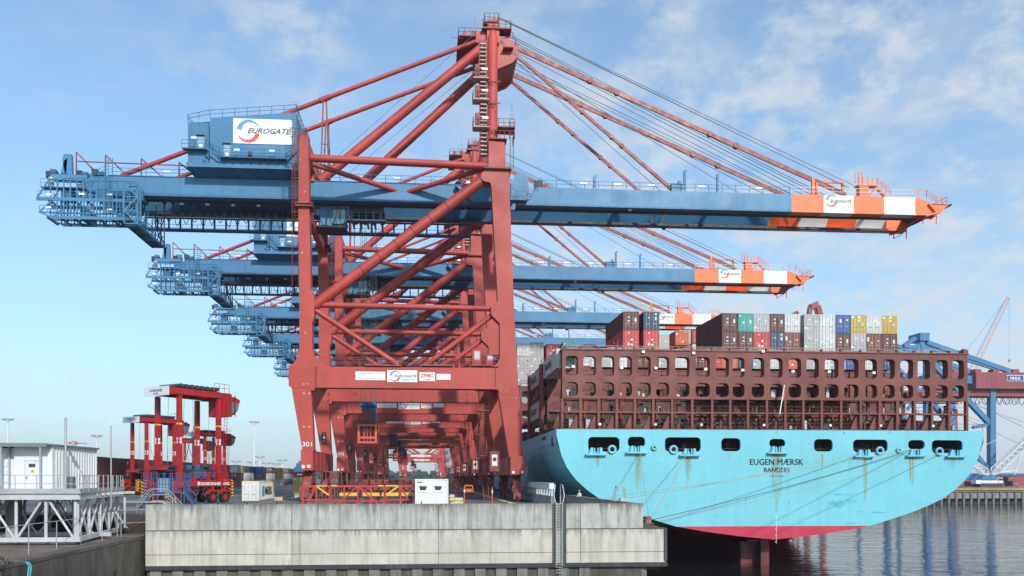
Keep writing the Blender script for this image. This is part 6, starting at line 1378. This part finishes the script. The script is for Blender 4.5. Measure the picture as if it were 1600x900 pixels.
# ------------------------------------------------------------------ orange van and car on the lane
VO = mat('van orange', (.62,.16,.03), .35, .08, .5); VBK = glass('vehicle glass', (.015,.017,.02)); LAMP = mat('rear lamp red', (.45,.01,.01), .3, .05)
def vehicle(name, x, y, W, H, L_, lab, cat):
    t = thing(name, lab, cat, (x, y, 0), 0, 'vehicles under the cranes'); b = MB()
    pf = [(-W/2+.04, .35), (-W/2, .7), (-W/2+.03, H*.5), (-W/2+.14, H*.92), (-W/2+.26, H), (W/2-.26, H), (W/2-.14, H*.92), (W/2-.03, H*.5), (W/2, .7), (W/2-.04, .35)]
    b.prism(pf, 0, L_*.78); b.prism([(px_*.96, min(z, H*.55)) for px_, z in pf if z < H*.6], L_*.78, L_); b.box(-W/2+.1, W/2-.1, -.10, .02, .36, .44, 1)
    bd = b.build('body', [VO, DRK], t)
    b = MB(); b.prism([(-W/2+.24, H*.60), (W/2-.24, H*.60), (W/2-.34, H*.86), (-W/2+.34, H*.86)], -.015, .01); b.build('rear_window', VBK, t)
    b = MB(); b.box(-W/2-.005, -W/2+.09, .5, L_*.7, H*.56, H*.86); b.box(W/2-.09, W/2+.005, .5, L_*.7, H*.56, H*.86); b.build('side_window', VBK, t)
    for s_ in (-1, 1):
        b = MB(); b.box(s_*(W/2-.11)-.07, s_*(W/2-.11)+.07, -.03, .02, H*.4, H*.56); b.build('rear_lamp', LAMP, t)
        for yy in (.8, L_-.9): b = MB(); b.tube((s_*(W/2-.2), yy, .33), (s_*(W/2+.0), yy, .33), .33, 16); b.build('wheel', BLK, t)
    b = MB(); b.box(-.28, .28, -.03, 0, H*.36, H*.42); b.build('number_plate', PANEL, t)
g_ = PG(732.5, 772.5); vehicle('orange_van', g_.x, g_.y, 2.0, 1.95, 4.6, 'orange van seen from behind on the lane under the cranes', 'van')
g_ = PG(706, 761); vehicle('orange_car', g_.x, g_.y, 2.0, 1.5, 4.3, 'small orange car far ahead of the van on the crane lane', 'car')
# ------------------------------------------------------------------ person on the quay
pp = P(905, 770, 100.0)
sk = bpy.data.meshes.new('person'); J = [(0,0,.92),(0,.02,1.12),(0,.03,1.34),(0,.02,1.50),(0,0,1.58),(0,-.01,1.70),(.19,.03,1.42),(.27,0,1.16),(.24,-.16,.96),(-.19,.03,1.42),(-.28,.02,1.15),(-.22,-.15,.95),(.10,0,.86),(.11,-.02,.48),(.12,.03,.08),(.12,-.12,.04),(-.10,0,.86),(-.12,.03,.48),(-.13,.08,.08),(-.13,-.08,.04)]
E = [(0,1),(1,2),(2,3),(3,4),(4,5),(2,6),(6,7),(7,8),(2,9),(9,10),(10,11),(0,12),(12,13),(13,14),(14,15),(0,16),(16,17),(17,18),(18,19)]
RA = [.16,.17,.19,.09,.065,.105,.085,.06,.045,.085,.06,.045,.11,.08,.055,.045,.11,.08,.055,.045]
sk.from_pydata(J, E, []); po = bpy.data.objects.new('person', sk); COL.objects.link(po)
md = po.modifiers.new('skin', 'SKIN'); sk.skin_vertices[0].data[0].use_root = True
for i, r_ in enumerate(RA): sk.skin_vertices[0].data[i].radius = (r_, r_)
ss = po.modifiers.new('sub', 'SUBSURF'); ss.levels = 1; ss.render_levels = 1
bpy.context.view_layer.update(); me = bpy.data.meshes.new_from_object(po.evaluated_get(bpy.context.evaluated_depsgraph_get())); bpy.data.objects.remove(po)
me.materials.clear(); me.materials.append(mat('cream jacket', (.62,.58,.48), .8, .1)); me.materials.append(mat('skin', (.50,.30,.22), .6, .05)); me.materials.append(mat('work trousers', (.10,.11,.14), .8, .1))
for p in me.polygons: p.material_index = 1 if p.center.z > 1.53 else (2 if p.center.z < .9 else 0); p.use_smooth = True
po = bpy.data.objects.new('person', me); COL.objects.link(po); po.location = (pp.x, 100, .05); po.rotation_euler = (0,0,R(-40)); tag(po, 'person in cream jacket and grey helmet standing behind the quay parapet', 'person')
b = MB(); b.tube((0,0,1.72), (0,0,1.79), .14, 12); b.tube((0,0,1.79), (0,0,1.86), .125, 12, r1=.06); b.build('helmet', mat('helmet blue grey', (.25,.33,.42), .4), po)
# ================================================================== blue cranes and white mobile crane across the water
HB2 = mat('harbour blue', (.045,.175,.36), .5, .15, .1, streak=.2); HRD = mat('harbour red', (.26,.05,.06), .55, .15, .1, streak=.2); PINK = mat('salmon lattice', (.55,.25,.20), .6, .1)
def far_crane(Y, lab, full=True, dx=0):
    t = thing('quay_crane', lab, 'gantry crane', (PX(1500+dx, Y), Y, -1), 0, 'blue cranes across the water'); O = Vector((PX(1500+dx, Y), Y, -1)); Fp = lambda px, py, dy=0: P(px+dx, py, Y+dy)-O
    b = MB()
    def bb(b, p, q__, w_, dy=0): b.bar(Fp(p[0], p[1], dy), Fp(q__[0], q__[1], dy), w_, w_)
    for px, pt in ((1549, 592),(1449, 560),(1405, 600)):
        for dy in (0, 16):
            b = MB(); bb(b, (px, pt), (px, 752 if dy == 0 else 751), 3.0 if px != 1405 else 1.6, dy); b.build('leg', HB2, t)
    for (p, q__, w_) in (((1430,528),(1412,541),2),((1437,530),(1447,560),2.4),((1440,530),(1419,590),1.8),((1412,541),(1449,545),1.6),((1444,545),(1470,565),2),((1400,558),(1440,535),1.2),((1447,535),(1600,588),2.2),((1447,543),(1560,578),1.4),((1449,560),(1552,668),2.4),((1500,592),(1550,600),4),((1519,600),(1600,600),1.2),((1449,620),(1549,740),2.0),((1520,668),(1549,662),1.6),((1549,745),(1449,745),3.2),((1505,606),(1480,640),1.5)):
        b = MB(); bb(b, p, q__, w_); b.build('brace', HB2, t)
    b = MB(); c_ = Fp(1440, 530); b.box(c_.x-2, c_.x+3, -2, 8, c_.z-1, c_.z+3); b.build('apex_head', HB2, t)
    b = MB(); a = Fp(1517, 608); c_ = Fp(1720, 585); b.box(a.x, c_.x, -4, 8, a.z, c_.z, 0)
    for px in (1524, 1552, 1583): p = Fp(px, 583); b.box(p.x-1.5, p.x+1.8, -2, 2, p.z-.2, p.z+1.8, 0)
    for k in range(20): x = a.x+1+k*2.4; b.box(x, x+.15, -4.06, -4, a.z+.4, c_.z-.3, 0)
    hs_ = b.build('machinery_house', HRD, t)
    if full:
        a, c_ = Fp(1564, 597), Fp(1595, 588); b = MB(); b.box(a.x, c_.x, -4.3, -4.05, a.z, c_.z, 0); sg_ = b.build('sign', PANEL, hs_)
        b = MB(); b.box(a.x+.2, c_.x-2.0, -4.36, -4.3, a.z+.25, c_.z-.25, 0); b.box(c_.x-1.7, c_.x-.9, -4.36, -4.3, a.z+.25, c_.z-.25, 0); b.build('panel_stripe', mat('sign navy', (.03,.08,.25), .5), sg_); b = MB(); letter(b, 'HHLA', ((a.x+c_.x-1.8)/2, -4.38, (a.z+c_.z)/2), 5.5, 1.5, bold=.03); b.build('lettering', PANEL, sg_)
    b = MB(); a = Fp(1380, 618); c_ = Fp(1740, 609); b.box(a.x, c_.x, -1, 1, a.z, a.z+2.6); b.box(a.x, c_.x, 7, 9, a.z, a.z+2.6); b.build('boom', HRD, t)
    b = MB(); x0 = Fp(1519, 620).x; z0 = Fp(1519, 619).z
    for k in range(14): b.path([(x0+k*4.0+4.0*j/6, -1.2, z0-4.6*(1-(2*j/6-1)**2)) for j in range(7)], .14, 4)
    b.build('festoon_cable', BLK, t)
    b = MB(); b.path([Fp(1519, 628), Fp(1600, 668), Fp(1700, 715)], .12, 4); b.path([Fp(1519, 632), Fp(1600, 660)], .1, 4); b.build('stay_cable', ROPE, t)
    return t
far_crane(392, 'large blue crane with red machinery house and HHLA sign across the water')
t = far_crane(470, 'blue crane standing behind the HHLA crane, mostly hidden by the ship', False, -62)
# red apex of another crane above the containers and lattice cranes
t = thing('red_crane_top', 'dark red crane tower rising far behind the containers on the ship', 'crane', (PX(1273, 420), 420, -1)); O = Vector((PX(1273,420), 420, -1)); b = MB()
for (p, q__, w_) in (((1264,495),(1266,480),2.2),((1282,495),(1277,478),2.6),((1266,480),(1277,475),3),((1272,478),(1278,495),1.2),((1266,496),(1260,745),2.5),((1282,496),(1286,745),2.5),((1276,475),(1279,472),.4)): b.bar(P(p[0],p[1],420)-O, P(q__[0],q__[1],420)-O, w_, w_)
b.build('tower', HRD, t)
t = thing('red_crane_top', 'flat dark red crane tip just visible left of the taller crane tower', 'crane', (PX(1243, 520), 520, -1)); O = Vector((PX(1243,520), 520, -1)); b = MB()
for (p, q__, w_) in (((1236,492),(1245,487),1.4),((1245,487),(1247,492),1.4),((1238,492),(1247,492),1.2),((1240,492),(1238,745),1.5),((1246,492),(1247,745),1.5)): b.bar(P(p[0],p[1],520)-O, P(q__[0],q__[1],520)-O, w_, w_)
b.build('tower', HRD, t)
def lattice(b, A_, B_, w0, w1, n, r_, m=0):
    A_ = Vector(A_); B_ = Vector(B_); d = (B_-A_).normalized(); s_ = Vector((0,1,0)); u = d.cross(s_).normalized()
    cs = []
    for k in range(n+1):
        t_ = k/n; w_ = w0+(w1-w0)*t_
        if k in (0, n): w_ *= .3
        c_ = A_.lerp(B_, t_); cs.append([c_+u*w_*a_+s_*w_*c2 for a_, c2 in ((-.5,-.5),(.5,-.5),(.5,.5),(-.5,.5))])
    for k in range(n):
        for i in range(4):
            b.tube(cs[k][i], cs[k+1][i], r_, 4, m, caps=False); j = (i+1) % 4
            b.tube(cs[k][i], cs[k+1][j], r_*.55, 4, m, caps=False); b.tube(cs[k+1][i], cs[k][j], r_*.55, 4, m, caps=False)
Yc = 372; O = P(1535, 748, Yc); t = thing('crawler_crane', 'white lattice boom crane standing on the far quay beside the blue crane legs', 'mobile crane', (O.x, Yc, -1.2)); O = Vector((O.x, Yc, -1.2))
b = MB(); lattice(b, P(1549,741,Yc)-O, P(1655,640,Yc)-O, 3.2, 2.6, 16, .28); b.build('boom', WHT, t)
b = MB(); lattice(b, P(1543,741,Yc)-O, P(1505,712,Yc)-O, 3.0, 2.2, 7, .25); b.build('rear_mast', WHT, t)
b = MB(); b.box(-2, 9, -2, 2, 1.9, 3.2, 0); b.box(-4.5, -1.5, -1.8, 1.8, 1.6, 3.4, 0); b.box(-3, 8, -3, -1.8, 0, 1.5, 1); b.box(-3, 8, 1.8, 3, 0, 1.5, 1); b.box(6.5, 9, -2.2, -.3, 2.0, 4.6, 0); b.box(6.6, 9.05, -2.25, -.35, 3.2, 4.3, 2); b.build('superstructure', [WHT, DRK, GLD], t)
b = MB(); b.tube(P(1585,742,Yc)-O, P(1598,700,Yc)-O, .3, 6); b.tube(P(1543,741,Yc)-O, P(1590,735,Yc)-O, .25, 6); b.path([P(1505,712,Yc)-O, P(1655,640,Yc)-O], .1, 4); b.build('strut', WHT, t)
Yc = 700; O = Vector((PX(1512, Yc), Yc, -1)); t = thing('lattice_crane', 'thin salmon and white lattice crane boom rising far off at the right', 'crane', O)
b = MB(); lattice(b, P(1490,640,Yc)-O, P(1577,463,Yc)-O, 5.5, 3.0, 26, .2, 0); b.build('boom', mat('pale salmon', (.72,.50,.44), .6, .1), t)
b = MB(); b.box(-16, -6, -4, 4, 0, 10); b.bar(P(1490,640,Yc)-O, Vector((-11,0,8)), 4, 4); b.build('base', HRD, t)
b = MB(); b.path([P(1577,463,Yc)-O, P(1577,560,Yc)-O], .09, 4); b.path([P(1575,465,Yc)-O, P(1500,560,Yc)-O], .12, 4); c_ = P(1577,563,Yc)-O; b.tube(c_-Vector((0,0,1.2)), c_+Vector((0,0,1)), 1.0, 8, r1=.4); b.build('hook_rope', ROPE, t)
# goods and sheds on the far quay
rr = random.Random(9)
for k in range(26):
    c_ = rr.choice(['red','maroon','blue','teal','white','navy','brown','red']); x = 140+k*7.0+rr.uniform(-1,1); 
    container(x, 400+rr.uniform(0,30), -1.2+(2.6 if k % 3 == 0 else 0), c_, '%s container on the far quay, %s from the left' % (c_, ORD[min(k,21)]) if k < 22 else '%s container at the far right end of the far quay' % c_, L_=6.06, group='containers on the far quay', fine=False)
    if k % 3 == 0: container(x, 400, -1.2, rr.choice(['brown','maroon']), 'dark container under the upper one on the far quay, %s pair' % ORD[k//3], L_=6.06, group='containers on the far quay', fine=False)
t = thing('harbour_shed', 'long dark red harbour shed with green roof edge on the far quay', 'shed', (240, 440, -1.2)); b = MB(); b.box(0, 160, 0, 30, 0, 6, 0); b.prism([(0,6),(160,6),(158,7.2),(2,7.2)], -.5, 30, m=1)
for k in range(20): b.box(3+k*8, 3.4+k*8, -.2, 0, 0, 6, 1)
b.build('wall', [HRD, HB2], t)

b = MB(); b.box(-1500, 1500, -60, 1900, WZ-1.5, 88); hz = b.build('haze', [])
hm = bpy.data.materials.new('harbour haze'); hm.use_nodes = True; hn = hm.node_tree; hn.nodes.clear(); ho = hn.nodes.new('ShaderNodeOutputMaterial'); hv = hn.nodes.new('ShaderNodeVolumePrincipled')
hv.inputs['Color'].default_value = (.80,.88,1,1); hv.inputs['Density'].default_value = .00013; hv.inputs['Anisotropy'].default_value = .1; hn.links.new(hv.outputs[0], ho.inputs['Volume'])
hz.data.materials.append(hm); hz['kind'] = 'stuff'; hz['label'] = 'pale blue harbour haze'
